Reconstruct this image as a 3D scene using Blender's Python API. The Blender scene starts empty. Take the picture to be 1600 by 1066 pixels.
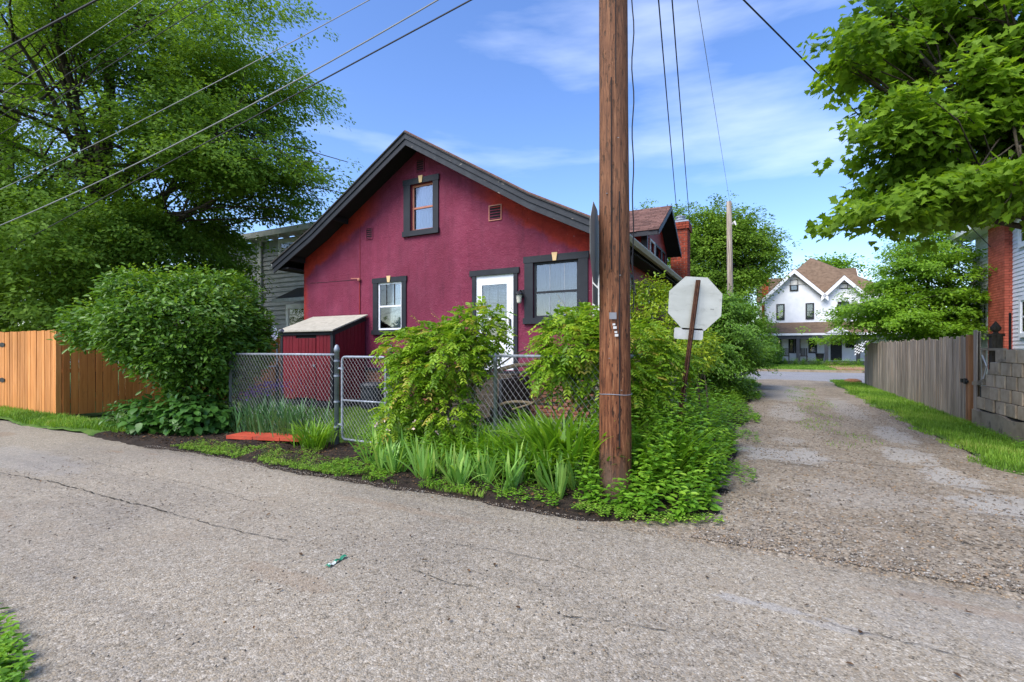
import bpy, math, random
import numpy as np
from mathutils import Vector

random.seed(7)
C = bpy.context.scene.collection
SC = bpy.context.scene

# ------------------------------------------------------------------ camera, sky, sun, exposure
H = 1.4                     # eye height
F = 760.0                   # focal length of the photograph in its own pixels (1600 wide)
CU, SU = 0.886, 0.464       # the alley runs along U = (CU,-SU); the side drive along V = (SU,CU)
TH = math.atan2(-SU, CU)
_n = math.hypot(CU, SU); CU /= _n; SU /= _n

cam = bpy.data.cameras.new('camera'); camo = bpy.data.objects.new('camera', cam); C.objects.link(camo)
cam.sensor_width = 36; cam.lens = 36*F/1600
camo.location = (0, 0, H); camo.rotation_euler = (math.radians(90), 0, 0)
cam.shift_y = 13/1600.0
cam.clip_end = 3000; cam.clip_start = 0.05
SC.camera = camo

SUN_EL, SUN_AZ = 50, 227        # azimuth: clockwise from +Y, where the sun stands
w = bpy.data.worlds.new("World"); SC.world = w; w.use_nodes = True
nt = w.node_tree; nt.nodes.clear()
def nd(t, typ, **kw):
    n = t.nodes.new(typ)
    for k, v in kw.items():
        if k in n.inputs.keys() if not hasattr(n, k) else False: n.inputs[k].default_value = v
        else: setattr(n, k, v)
    return n
sky = nd(nt, 'ShaderNodeTexSky', sky_type='NISHITA', sun_disc=False)
sky.sun_elevation = math.radians(SUN_EL); sky.sun_rotation = math.radians(SUN_AZ)
sky.air_density = 1.0; sky.dust_density = 1.0; sky.ozone_density = 2.2
tc = nd(nt, 'ShaderNodeTexCoord')
mp = nd(nt, 'ShaderNodeMapping'); mp.inputs['Scale'].default_value = (1.0, 1.0, 5.0); mp.inputs['Rotation'].default_value = (0.0, 0.12, 0.3)
mp.inputs['Location'].default_value = (8.1, 4.4, 1.3)
no = nd(nt, 'ShaderNodeTexNoise'); no.inputs['Scale'].default_value = 1.5; no.inputs['Detail'].default_value = 7; no.inputs['Roughness'].default_value = .512
rp = nd(nt, 'ShaderNodeValToRGB'); rp.color_ramp.elements[0].position = .52; rp.color_ramp.elements[1].position = .80
rp.color_ramp.elements[0].color = (0, 0, 0, 1); rp.color_ramp.elements[1].color = (.36, .36, .36, 1)
mx = nd(nt, 'ShaderNodeMixRGB'); mx.inputs[2].default_value = (7.0, 7.4, 8.0, 1)
hs = nd(nt, 'ShaderNodeHueSaturation'); hs.inputs['Saturation'].default_value = 1.2; hs.inputs['Value'].default_value = 1.0; hs.inputs['Hue'].default_value = .511
bg = nd(nt, 'ShaderNodeBackground'); bg.inputs['Strength'].default_value = 0.13
wo = nd(nt, 'ShaderNodeOutputWorld')
L = nt.links.new
L(tc.outputs['Generated'], mp.inputs['Vector']); L(mp.outputs[0], no.inputs['Vector']); L(no.outputs[0], rp.inputs[0])
L(sky.outputs[0], hs.inputs['Color']); L(hs.outputs[0], mx.inputs[1]); L(rp.outputs[0], mx.inputs[0])
L(mx.outputs[0], bg.inputs['Color']); L(bg.outputs[0], wo.inputs[0])

sl = bpy.data.lights.new('sun', 'SUN'); so = bpy.data.objects.new('sun', sl); C.objects.link(so)
sl.energy = 2.1; sl.angle = math.radians(38); sl.color = (1.0, .95, .87)
so.rotation_euler = (math.radians(90-SUN_EL), 0, math.radians(180-SUN_AZ))
SC.view_settings.view_transform = 'Standard'; SC.view_settings.look = 'None'
SC.view_settings.gamma = 1; SC.view_settings.exposure = 1.25; SC.view_settings.use_curve_mapping = False
SC.render.engine = 'CYCLES'
SC.cycles.max_bounces = 8; SC.cycles.transparent_max_bounces = 12

# ------------------------------------------------------------------ coordinates
def toXY(u, v): return (u*CU + v*SU, -u*SU + v*CU)
def toUV(X, Y): return (X*CU - Y*SU, X*SU + Y*CU)
def G(px, py):                       # a ground point, from where the photograph shows it -> (u,v)
    D = F*H/(py-546.0); return toUV((px-800)/F*D, D)
def PD(px, py, D):                   # a point at depth D -> (u,v,z)
    u, v = toUV((px-800)/F*D, D); return (u, v, H+(546-py)*D/F)
def WP(px, py, v):                   # a point on the plane v = const -> (u,z)
    k = (px-800)/F; t = v/(k*SU+CU); return ((k*CU-SU)*t, H+(546-py)*t/F)

# ------------------------------------------------------------------ mesh builder (all shapes in u,v,z)
def root(name, o, label=None, cat=None, group=None):
    e = bpy.data.objects.new(name, None); C.objects.link(e)
    X, Y = toXY(o[0], o[1]); e.location = (X, Y, o[2]); e.rotation_euler = (0, 0, TH)
    e.empty_display_size = .2; e['o'] = list(o); tag(e, label, cat, group); return e
def tag(o, label=None, cat=None, group=None, kind=None):
    if label: o['label'] = label
    if cat: o['category'] = cat
    if group: o['group'] = group
    if kind: o['kind'] = kind
    return o
def org(p):
    while p is not None:
        if 'o' in p: return np.array(p['o'][:])
        p = p.parent
    return np.zeros(3)
class MB:
    def __init__(s): s.v = []; s.f = []; s.t = []
    def add(s, vs, fs, tint=None):
        b = len(s.v); s.v.extend([tuple(map(float, p)) for p in vs]); s.f.extend([tuple(i+b for i in f) for f in fs])
        s.t.extend([random.random() if tint is None else tint]*len(vs)); return s
    def box(s, u0, u1, v0, v1, z0, z1, tint=None):
        vs = [(u, v, z) for z in (z0, z1) for v in (v0, v1) for u in (u0, u1)]
        return s.add(vs, [(0, 2, 3, 1), (4, 5, 7, 6), (0, 1, 5, 4), (2, 6, 7, 3), (0, 4, 6, 2), (1, 3, 7, 5)], tint)
    def cbox(s, u0, u1, v0, v1, z0, z1, b=.01, tint=None):      # chamfered box
        vs = []; ix = {}
        for i, u in enumerate((u0, u1)):
            for j, v in enumerate((v0, v1)):
                for k, z in enumerate((z0, z1)):
                    du, dv, dz = (b if i == 0 else -b), (b if j == 0 else -b), (b if k == 0 else -b)
                    ix[i, j, k, 0] = len(vs); vs.append((u, v+dv, z+dz))
                    ix[i, j, k, 1] = len(vs); vs.append((u+du, v, z+dz))
                    ix[i, j, k, 2] = len(vs); vs.append((u+du, v+dv, z))
        f = []
        for i in (0, 1):
            q = [ix[i, 0, 0, 0], ix[i, 0, 1, 0], ix[i, 1, 1, 0], ix[i, 1, 0, 0]]; f.append(tuple(q if i == 0 else q[::-1]))
            q = [ix[0, i, 0, 1], ix[1, i, 0, 1], ix[1, i, 1, 1], ix[0, i, 1, 1]]; f.append(tuple(q if i == 0 else q[::-1]))
            q = [ix[0, 0, i, 2], ix[0, 1, i, 2], ix[1, 1, i, 2], ix[1, 0, i, 2]]; f.append(tuple(q if i == 0 else q[::-1]))
        for j in (0, 1):
            for k in (0, 1):
                f.append((ix[0, j, k, 1], ix[1, j, k, 1], ix[1, j, k, 2], ix[0, j, k, 2]))
                f.append((ix[j, 0, k, 0], ix[j, 1, k, 0], ix[j, 1, k, 2], ix[j, 0, k, 2]))
                f.append((ix[j, k, 0, 0], ix[j, k, 1, 0], ix[j, k, 1, 1], ix[j, k, 0, 1]))
        for i in (0, 1):
            for j in (0, 1):
                for k in (0, 1): f.append((ix[i, j, k, 0], ix[i, j, k, 1], ix[i, j, k, 2]))
        return s.add(vs, f, tint)
    def prism(s, poly, d):                                      # planar polygon (3D points) extruded by vector d
        n = len(poly); d = np.array(d, float); P = [np.array(p, float) for p in poly]
        vs = P + [p+d for p in P]
        fs = [tuple(range(n))[::-1], tuple(range(n, 2*n))] + [(i, (i+1) % n, n+(i+1) % n, n+i) for i in range(n)]
        return s.add(vs, fs)
    def pv(s, pts, v0, v1): return s.prism([(u, v0, z) for u, z in pts], (0, v1-v0, 0))   # profile in (u,z), run along v
    def pu(s, pts, u0, u1): return s.prism([(u0, v, z) for v, z in pts], (u1-u0, 0, 0))   # profile in (v,z), run along u
    def tube(s, pts, r, n=8, cap=True):
        P = [np.array(p, float) for p in pts]; m = len(P)
        if not hasattr(r, '__len__'): r = [r]*m
        vs = []; ref = None
        for i, p in enumerate(P):
            d = P[min(i+1, m-1)]-P[max(i-1, 0)]; d /= (np.linalg.norm(d)+1e-9)
            if ref is None: ref = np.array([1., 0, 0]) if abs(d[0]) < .8 else np.array([0, 1., 0])
            a = ref-d*ref.dot(d); a /= np.linalg.norm(a); b = np.cross(d, a); ref = a
            for k in range(n):
                t = 2*math.pi*k/n; vs.append(p+r[i]*(a*math.cos(t)+b*math.sin(t)))
        fs = [(i*n+k, i*n+(k+1) % n, (i+1)*n+(k+1) % n, (i+1)*n+k) for i in range(m-1) for k in range(n)]
        if cap: fs += [tuple(range(n))[::-1], tuple((m-1)*n+k for k in range(n))]
        return s.add(vs, fs)
    def lathe(s, c, prof, n=14):
        vs = [(c[0]+r*math.cos(2*math.pi*k/n), c[1]+r*math.sin(2*math.pi*k/n), c[2]+z) for r, z in prof for k in range(n)]
        m = len(prof)
        fs = [(i*n+k, i*n+(k+1) % n, (i+1)*n+(k+1) % n, (i+1)*n+k) for i in range(m-1) for k in range(n)]
        fs += [tuple(range(n))[::-1], tuple((m-1)*n+k for k in range(n))]
        return s.add(vs, fs)
    def build(s, name, mat, parent=None, smooth=False, origin=None, **tags):
        V = np.array(s.v)
        if parent is None:
            if origin is None: origin = ((V[:, 0].min()+V[:, 0].max())/2, (V[:, 1].min()+V[:, 1].max())/2, V[:, 2].min())
            O = np.array(origin, float)
        else: O = org(parent)
        me = bpy.data.meshes.new(name); me.from_pydata((V-O).tolist(), [], s.f)
        a = me.attributes.new('tint', 'FLOAT', 'POINT'); a.data.foreach_set('value', s.t)
        if smooth: me.polygons.foreach_set('use_smooth', [True]*len(me.polygons))
        me.materials.append(mat); me.update()
        o = bpy.data.objects.new(name, me); C.objects.link(o)
        if parent is None:
            X, Y = toXY(O[0], O[1]); o.location = (X, Y, O[2]); o.rotation_euler = (0, 0, TH); o['o'] = list(map(float, O))
        else: o.parent = parent
        tag(o, **tags); return o
def link_mesh(name, me, loc, rot, parent=None, scale=None, **tags):   # another object on shared mesh data
    o = bpy.data.objects.new(name, me); C.objects.link(o); o.location = loc; o.rotation_euler = rot
    if scale: o.scale = scale
    if parent is not None: o.parent = parent
    tag(o, **tags); return o
def raw_mesh(name, V, Fa, mat, tint=None, smooth=False):    # fast mesh, Fa = (n,k) faces of one size or a list of such
    me = bpy.data.meshes.new(name); Fs = Fa if isinstance(Fa, list) else [Fa]
    me.vertices.add(len(V)); me.vertices.foreach_set('co', np.ascontiguousarray(V, dtype=np.float32).ravel())
    nl = sum(f.size for f in Fs); npoly = sum(len(f) for f in Fs)
    me.loops.add(nl); me.loops.foreach_set('vertex_index', np.concatenate([f.ravel() for f in Fs]).astype(np.int32))
    st = []; k = 0
    for f in Fs: st.append(k+np.arange(len(f))*f.shape[1]); k += f.size
    me.polygons.add(npoly); me.polygons.foreach_set('loop_start', np.concatenate(st).astype(np.int32))
    if tint is not None:
        a = me.attributes.new('tint', 'FLOAT', 'POINT'); a.data.foreach_set('value', np.ascontiguousarray(tint, dtype=np.float32))
    if smooth: me.polygons.foreach_set('use_smooth', np.ones(npoly, bool))
    me.materials.append(mat); me.update(calc_edges=True); me.validate(); return me

# ------------------------------------------------------------------ materials
def srgb(r, g, b): return tuple(((c/255+.055)/1.055)**2.4 if c > 10 else c/255/12.92 for c in (r, g, b))
def base_mat(name):
    m = bpy.data.materials.new(name); m.use_nodes = True; t = m.node_tree
    return m, t, t.nodes['Principled BSDF']
def ramp(t, cols, interp='LINEAR'):
    r = t.nodes.new('ShaderNodeValToRGB'); e = r.color_ramp.elements; r.color_ramp.interpolation = interp
    e[0].position = cols[0][0]; e[0].color = (*cols[0][1], 1); e[1].position = cols[-1][0]; e[1].color = (*cols[-1][1], 1)
    for p, c in cols[1:-1]: x = e.new(p); x.color = (*c, 1)
    return r
def coords(t, stretch=(1, 1, 1), rnd=False):
    tc = t.nodes.new('ShaderNodeTexCoord'); mp = t.nodes.new('ShaderNodeMapping'); mp.inputs['Scale'].default_value = stretch
    t.links.new(tc.outputs['Object'], mp.inputs['Vector'])
    if rnd:
        oi = t.nodes.new('ShaderNodeObjectInfo'); m = t.nodes.new('ShaderNodeMath'); m.operation = 'MULTIPLY'; m.inputs[1].default_value = 37.0
        t.links.new(oi.outputs['Random'], m.inputs[0]); t.links.new(m.outputs[0], mp.inputs['Location'])
    return mp
def noise(t, vec, scale, detail=5, rough=.55):
    n = t.nodes.new('ShaderNodeTexNoise'); n.inputs['Scale'].default_value = scale; n.inputs['Detail'].default_value = detail
    n.inputs['Roughness'].default_value = rough; t.links.new(vec.outputs[0], n.inputs['Vector']); return n
def mix(t, fac, a, b, mode='MIX'):
    m = t.nodes.new('ShaderNodeMixRGB'); m.blend_type = mode
    for i, x in enumerate((fac, a, b)):
        if hasattr(x, 'is_linked') or hasattr(x, 'links'): t.links.new(x, m.inputs[i])
        elif isinstance(x, (int, float)): m.inputs[i].default_value = x
        else: m.inputs[i].default_value = (*x, 1)
    return m.outputs[0]
def mth(t, op, a, b=None, c=None, clamp=False):
    m = t.nodes.new('ShaderNodeMath'); m.operation = op; m.use_clamp = clamp
    for i, x in enumerate((a, b, c)):
        if x is None: continue
        if isinstance(x, (int, float)): m.inputs[i].default_value = x
        else: t.links.new(x, m.inputs[i])
    return m.outputs[0]
def bumpn(t, p, h, strength=.3, dist=.01, prev=None):
    b = t.nodes.new('ShaderNodeBump'); b.inputs['Strength'].default_value = strength; b.inputs['Distance'].default_value = dist
    t.links.new(h, b.inputs['Height'])
    if prev is not None: t.links.new(prev, b.inputs['Normal'])
    t.links.new(b.outputs[0], p.inputs['Normal']); return b.outputs[0]
def pm(name, cols, scale=3, detail=6, rough=.8, bump=.2, bscale=60, bdist=.01, stretch=(1, 1, 1), metal=0, rnd=0, tint=0, spec=.3, spots=None, nr=.55):
    m, t, p = base_mat(name)
    v = coords(t, stretch, rnd > 0); n = noise(t, v, scale, detail, nr)
    if len(cols[0]) == 3: cols = [(.3+.4*i/max(1, len(cols)-1), c) for i, c in enumerate(cols)]
    r = ramp(t, cols); t.links.new(n.outputs[0], r.inputs[0]); col = r.outputs[0]
    if spots:                                            # (colour, scale, lo, hi)
        sc, ss, lo, hi = spots; n2 = noise(t, v, ss, 6, .6)
        r2 = ramp(t, [(lo, (0, 0, 0)), (hi, (1, 1, 1))]); t.links.new(n2.outputs[0], r2.inputs[0]); col = mix(t, r2.outputs[0], col, sc)
    if rnd or tint:
        h = t.nodes.new('ShaderNodeHueSaturation'); t.links.new(col, h.inputs['Color'])
        if tint:
            a = t.nodes.new('ShaderNodeAttribute'); a.attribute_name = 'tint'; src = a.outputs['Fac']; amt = tint
        else:
            a = t.nodes.new('ShaderNodeObjectInfo'); src = a.outputs['Random']; amt = rnd
        t.links.new(mth(t, 'MULTIPLY_ADD', src, 2*amt, 1-amt), h.inputs['Value']); col = h.outputs[0]
    t.links.new(col, p.inputs['Base Color'])
    p.inputs['Roughness'].default_value = rough; p.inputs['Metallic'].default_value = metal; p.inputs['Specular IOR Level'].default_value = spec
    if bump: b = noise(t, v, bscale, 4, .6); bumpn(t, p, b.outputs[0], bump, bdist)
    return m
def leafmat(name, cols, trans=.35, rough=.45, spec=.35, rnd=0.0):
    m, t, p = base_mat(name)
    a = t.nodes.new('ShaderNodeAttribute'); a.attribute_name = 'tint'
    r = ramp(t, [(i/(len(cols)-1), c) for i, c in enumerate(cols)]); t.links.new(a.outputs['Fac'], r.inputs[0]); col = r.outputs[0]
    if rnd:
        h = t.nodes.new('ShaderNodeHueSaturation'); oi = t.nodes.new('ShaderNodeObjectInfo')
        t.links.new(mth(t, 'MULTIPLY_ADD', oi.outputs['Random'], 2*rnd, 1-rnd), h.inputs['Value']); t.links.new(col, h.inputs['Color']); col = h.outputs[0]
    t.links.new(col, p.inputs['Base Color']); p.inputs['Roughness'].default_value = rough; p.inputs['Specular IOR Level'].default_value = spec
    tr = t.nodes.new('ShaderNodeBsdfTranslucent'); t.links.new(mix(t, 1.0, col, (1.25, 1.2, .55), 'MULTIPLY'), tr.inputs['Color'])
    ms = t.nodes.new('ShaderNodeMixShader'); ms.inputs[0].default_value = trans
    t.links.new(p.outputs[0], ms.inputs[1]); t.links.new(tr.outputs[0], ms.inputs[2])
    t.links.new(ms.outputs[0], t.nodes['Material Output'].inputs['Surface']); return m

M = {}
def stone_ground(name, chips, vscale, big, wear, rough=.85, bstr=.7, bdist=.006, patches=None, pcol=None, patches2=None, pcol2=None, trk=(1, 1, 1)):
    m, t, p = base_mat(name); v = coords(t)
    vo = t.nodes.new('ShaderNodeTexVoronoi'); vo.inputs['Scale'].default_value = vscale; t.links.new(v.outputs[0], vo.inputs['Vector'])
    vo2 = t.nodes.new('ShaderNodeTexVoronoi'); vo2.inputs['Scale'].default_value = vscale*.41; t.links.new(v.outputs[0], vo2.inputs['Vector'])
    sep = t.nodes.new('ShaderNodeSeparateColor'); t.links.new(vo.outputs['Color'], sep.inputs[0])
    sep2 = t.nodes.new('ShaderNodeSeparateColor'); t.links.new(vo2.outputs['Color'], sep2.inputs[0])
    r = ramp(t, [(i/(len(chips)-1), c) for i, c in enumerate(chips)]); t.links.new(sep.outputs[0], r.inputs[0])
    r2 = ramp(t, [(i/(len(chips)-1), c) for i, c in enumerate(chips)]); t.links.new(sep2.outputs[1], r2.inputs[0])
    col = mix(t, .35, r.outputs[0], r2.outputs[0])
    nb = noise(t, v, big, 6, .6); rb = ramp(t, [(.3, wear[0]), (.5, wear[1]), (.7, wear[2])]); t.links.new(nb.outputs[0], rb.inputs[0])
    col = mix(t, 1.0, col, rb.outputs[0], 'MULTIPLY')
    n3 = noise(t, v, big*4.3, 6, .7); r3 = ramp(t, [(.56, (0, 0, 0)), (.74, (.55, .55, .55))]); t.links.new(n3.outputs[0], r3.inputs[0])
    col = mix(t, r3.outputs[0], col, wear[3])
    n4 = noise(t, coords(t, trk), big*1.1, 5, .7); r4 = ramp(t, [(.36, (.6, .6, .6)), (.47, (0, 0, 0))]); t.links.new(n4.outputs[0], r4.inputs[0])
    col = mix(t, r4.outputs[0], col, mix(t, 1.0, col, (.72, .73, .76), 'MULTIPLY'))
    for patches, pcol in ((patches, pcol), (patches2, pcol2)):
      if patches:                                          # worn smooth places: (u, v, half width, half length)
        m0 = None; np_ = noise(t, v, 2.6, 9, .78)
        for (cu, cv, ru, rv_, am) in patches:
            sb = t.nodes.new('ShaderNodeVectorMath'); sb.operation = 'SUBTRACT'; sb.inputs[1].default_value = (cu, cv, 0); t.links.new(v.outputs[0], sb.inputs[0])
            ml = t.nodes.new('ShaderNodeVectorMath'); ml.operation = 'MULTIPLY'; ml.inputs[1].default_value = (1/ru, 1/rv_, 0); t.links.new(sb.outputs[0], ml.inputs[0])
            ln = t.nodes.new('ShaderNodeVectorMath'); ln.operation = 'LENGTH'; t.links.new(ml.outputs[0], ln.inputs[0])
            e = mth(t, 'ADD', ln.outputs['Value'], mth(t, 'MULTIPLY_ADD', np_.outputs[0], 3.2, -1.62))
            mr = t.nodes.new('ShaderNodeMapRange'); mr.inputs[1].default_value = 1.08; mr.inputs[2].default_value = .84; mr.inputs[4].default_value = am; t.links.new(e, mr.inputs[0])
            m0 = mr.outputs[0] if m0 is None else mth(t, 'MAXIMUM', m0, mr.outputs[0])
        nf_ = noise(t, v, 90, 4, .7); rf = ramp(t, [(.3, tuple(c*.78 for c in pcol)), (.7, tuple(c*1.2 for c in pcol))]); t.links.new(nf_.outputs[0], rf.inputs[0])
        col = mix(t, m0, col, mix(t, .2, rf.outputs[0], col))
    t.links.new(col, p.inputs['Base Color']); p.inputs['Roughness'].default_value = rough; p.inputs['Specular IOR Level'].default_value = .25
    fine = noise(t, v, vscale*2, 3, .6); nb2 = bumpn(t, p, mth(t, 'SUBTRACT', 1.0, vo.outputs['Distance']), bstr, bdist)
    nb3 = bumpn(t, p, n3.outputs[0], .35, .03, nb2); return m
M['asphalt'] = stone_ground('asphalt', [(.075, .065, .05), (.19, .165, .13), (.25, .22, .18), (.33, .295, .245), (.27, .22, .155), (.22, .205, .18), (.50, .46, .40)], 115, .5,
                            [(.86, .85, .85), (1.06, 1.04, 1.0), (1.2, 1.17, 1.11), (.24, .19, .135)], bstr=.7, bdist=.005, trk=(.12, 1.5, 1), patches=[(.02, 3.0, .24, .05, .6), (.3, 2.93, .16, .04, .5), (-8.6, 2.6, 1.6, .35, .3), (2.0, 3.3, 1.5, .4, .25)], pcol=(.33, .32, .31),
                            patches2=[(-11.2, 3.2, .35, .12, .6), (-7.9, 3.4, .16, .05, .7), (-7.3, 3.55, .1, .05, .6), (-3.0, 3.35, .9, .06, .35), (1.6, 3.5, 1.2, .08, .45), (-2.6, 2.0, .35, .08, .35), (.9, 2.2, .5, .1, .3), (-6.0, 1.6, .4, .1, .3)], pcol2=(.25, .175, .115))
M['gravel'] = stone_ground('gravel', [(.085, .072, .058), (.23, .195, .15), (.16, .14, .115), (.34, .305, .255), (.26, .20, .135), (.24, .22, .195), (.46, .42, .36)], 60, .8,
                           [(.72, .67, .60), (.95, .91, .85), (1.1, 1.08, 1.04), (.16, .12, .08)], bdist=.009, bstr=.8, trk=(1.4, .15, 1),
                           patches=[(.2, 7.35, .5, .5, .85), (.3, 8.5, .22, .3, .5), (1.8, 9.8, .22, 1.1, .75), (1.62, 8.0, .3, .5, .75), (1.75, 6.8, .24, .5, .8), (2.0, 5.75, .5, .45, .75), (2.35, 5.2, .5, .3, .6), (.4, 12.5, .35, 1.6, .55), (1.65, 14, .3, 2.4, .5), (.5, 18, .6, 3, .6), (2.6, 6.3, .2, .4, .6), (.7, 5.6, .5, .5, .25)], pcol=(.36, .35, .33),
                           patches2=[(.3, 6.72, .3, .06, .7), (.35, 8.05, .25, .06, .6), (1.1, 7.15, .5, .05, .6), (1.9, 6.45, .3, .05, .5), (1.95, 5.45, .4, .05, .5)], pcol2=(.07, .055, .04))
M['street'] = stone_ground('street_asphalt', [(.12, .12, .125), (.26, .26, .27), (.2, .2, .21), (.32, .32, .33)], 60, .25, [(.85, .85, .87), (1, 1, 1), (1.1, 1.1, 1.1), (.22, .22, .22)])
M['patch'] = stone_ground('concrete_patch', [(.2, .2, .2), (.32, .32, .33), (.27, .27, .27), (.42, .42, .42)], 90, 2.0, [(.8, .8, .8), (1, 1, 1), (1.1, 1.1, 1.1), (.2, .17, .14)], bdist=.003)
M['puddle'] = pm('damp_smooth_tar', [(.28, .29, .31), (.36, .37, .39)], 3, rough=.35, bump=.1, bscale=20)
M['soil'] = pm('mulch_soil', [(.008, .006, .005), (.024, .016, .011), (.055, .036, .024)], 14, 8, .95, .9, 45, .03, nr=.75)
M['dirt'] = pm('yard_dirt', [(.05, .07, .015), (.10, .10, .03), (.16, .11, .06)], 2.5, 8, .95, .6, 40, .02, nr=.7)
M['turf'] = pm('turf_base', [(.03, .07, .01), (.07, .14, .02), (.11, .17, .03)], 3, 8, .95, .6, 60, .02, nr=.7)
M['far'] = pm('far_ground', [(.05, .09, .02), (.08, .13, .03)], .2, 6, .95, .2, 2)
M['crack'] = pm('crack_tar', [(.015, .014, .012), (.05, .042, .03)], 8, rough=.95)
def stucco():
    m, t, p = base_mat('maroon_stucco'); v = coords(t)
    n = noise(t, v, 1.3, 7, .6); r = ramp(t, [(.3, (.148, .0175, .042)), (.5, (.172, .0230, .053)), (.72, (.21, .038, .074))]); t.links.new(n.outputs[0], r.inputs[0])
    n2 = noise(t, v, 9, 6, .7); r2 = ramp(t, [(.45, (0, 0, 0)), (.75, (.35, .35, .35))]); t.links.new(n2.outputs[0], r2.inputs[0])
    col = mix(t, r2.outputs[0], r.outputs[0], (.26, .055, .095))
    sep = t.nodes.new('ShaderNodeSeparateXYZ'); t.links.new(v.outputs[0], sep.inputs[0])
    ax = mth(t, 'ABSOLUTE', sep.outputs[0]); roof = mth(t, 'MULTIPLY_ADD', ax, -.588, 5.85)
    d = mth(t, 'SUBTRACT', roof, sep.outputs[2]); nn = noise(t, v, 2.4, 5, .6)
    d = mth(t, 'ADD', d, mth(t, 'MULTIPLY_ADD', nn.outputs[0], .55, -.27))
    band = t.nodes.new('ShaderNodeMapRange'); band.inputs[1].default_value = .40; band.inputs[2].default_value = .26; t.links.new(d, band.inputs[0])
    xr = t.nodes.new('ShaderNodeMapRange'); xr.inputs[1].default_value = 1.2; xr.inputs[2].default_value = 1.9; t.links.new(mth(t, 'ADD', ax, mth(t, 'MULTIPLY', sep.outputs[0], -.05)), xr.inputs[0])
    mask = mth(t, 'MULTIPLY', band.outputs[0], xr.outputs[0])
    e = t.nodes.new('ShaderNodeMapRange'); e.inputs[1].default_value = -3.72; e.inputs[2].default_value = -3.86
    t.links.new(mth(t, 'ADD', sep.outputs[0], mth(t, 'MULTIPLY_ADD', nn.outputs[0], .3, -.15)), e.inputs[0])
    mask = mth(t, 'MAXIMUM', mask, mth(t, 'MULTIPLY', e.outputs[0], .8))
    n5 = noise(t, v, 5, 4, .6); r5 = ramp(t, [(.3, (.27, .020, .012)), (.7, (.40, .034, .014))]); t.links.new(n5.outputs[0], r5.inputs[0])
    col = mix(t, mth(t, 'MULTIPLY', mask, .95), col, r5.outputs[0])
    vz = coords(t, (1, 1, .12)); ns = noise(t, vz, 5.5, 6, .65); rs = ramp(t, [(.5, (1, 1, 1)), (.72, (.74, .76, .80))]); t.links.new(ns.outputs[0], rs.inputs[0])
    col = mix(t, 1.0, col, rs.outputs[0], 'MULTIPLY')                              # rain streaks
    nf = noise(t, v, .55, 4, .6); rf = ramp(t, [(.38, (.86, .86, .86)), (.62, (1.12, 1.08, 1.1))]); t.links.new(nf.outputs[0], rf.inputs[0]); col = mix(t, 1.0, col, rf.outputs[0], 'MULTIPLY')
    nsp = noise(t, v, 16, 3, .6); rsp = ramp(t, [(.70, (0, 0, 0)), (.74, (.6, .6, .6))]); t.links.new(nsp.outputs[0], rsp.inputs[0]); col = mix(t, rsp.outputs[0], col, (.34, .17, .19))   # small chips
    t.links.new(col, p.inputs['Base Color']); p.inputs['Roughness'].default_value = .72; p.inputs['Specular IOR Level'].default_value = .25
    b = noise(t, v, 26, 5, .6); b1 = bumpn(t, p, b.outputs[0], .85, .022); b2 = noise(t, v, 70, 3, .5); bumpn(t, p, b2.outputs[0], .4, .006, b1)
    return m
M['stucco'] = stucco()
CH = [(.012, .014, .019), (.021, .024, .031)]
M['charcoal'] = pm('charcoal_paint', CH, 4, rough=.55, bump=.25, bscale=30, spots=((.09, .085, .08), 9, .66, .8))
M['charcoal_worn'] = pm('worn_charcoal_paint', [(.017, .020, .027), (.032, .037, .046)], 5, rough=.6, bump=.3, bscale=30, spots=((.32, .28, .24), 7, .64, .72))
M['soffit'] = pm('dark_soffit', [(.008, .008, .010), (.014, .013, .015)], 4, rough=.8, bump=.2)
M['shingle'] = pm('red_brown_shingle', [(.085, .042, .034), (.135, .07, .056), (.18, .105, .085)], 30, rough=.95, bump=.5, bscale=150, bdist=.004, tint=.3)
M['shingle_dark'] = pm('dark_shingle', [(.03, .028, .028), (.06, .055, .052)], 25, rough=.95, bump=.4, bscale=120, tint=.2)
M['white'] = pm('white_paint', [(.68, .70, .74), (.80, .81, .83)], 2.5, rough=.45, bump=.05, bscale=20)
M['white_worn'] = pm('off_white_paint', [(.5, .5, .48), (.66, .65, .62)], 6, rough=.6, bump=.15)
M['peach'] = pm('peach_sash_paint', [(.42, .16, .11), (.52, .22, .15)], 6, rough=.6, bump=.15)
M['keystone'] = pm('cream_keystone', [(.62, .42, .2), (.72, .52, .28)], 8, rough=.7)
M['redpaint'] = pm('red_paint', [(.20, .012, .010), (.30, .022, .016)], 4, rough=.6, bump=.2, bscale=30, rnd=.12)
M['shed_red'] = pm('shed_crimson_boards', [(.125, .007, .014), (.17, .011, .022)], 5, rough=.55, bump=.3, bscale=18, stretch=(6, 6, 1), rnd=.1)
M['shed_roof'] = pm('tan_roll_roofing', [(.33, .31, .26), (.45, .43, .37)], 9, rough=.95, bump=.5, bscale=120)
M['brick'] = pm('old_brick', [(.12, .045, .028), (.20, .085, .05), (.26, .14, .095)], 14, rough=.9, bump=.4, bscale=80, rnd=.25)
M['brick_t'] = pm('red_brick_joined', [(.20, .035, .018), (.30, .06, .03)], 14, rough=.9, bump=.3, bscale=80, tint=.25)
M['brick_old'] = pm('old_brick_joined', [(.12, .045, .028), (.22, .085, .05), (.28, .14, .095)], 14, rough=.9, bump=.3, bscale=80, tint=.3)
M['brick_paint'] = pm('painted_red_brick', [(.36, .075, .045), (.48, .12, .075)], 6, rough=.75, bump=.3, bscale=80, tint=.15)
M['mortar'] = pm('mortar', [(.22, .19, .16), (.34, .30, .26)], 12, rough=.95)
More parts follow.
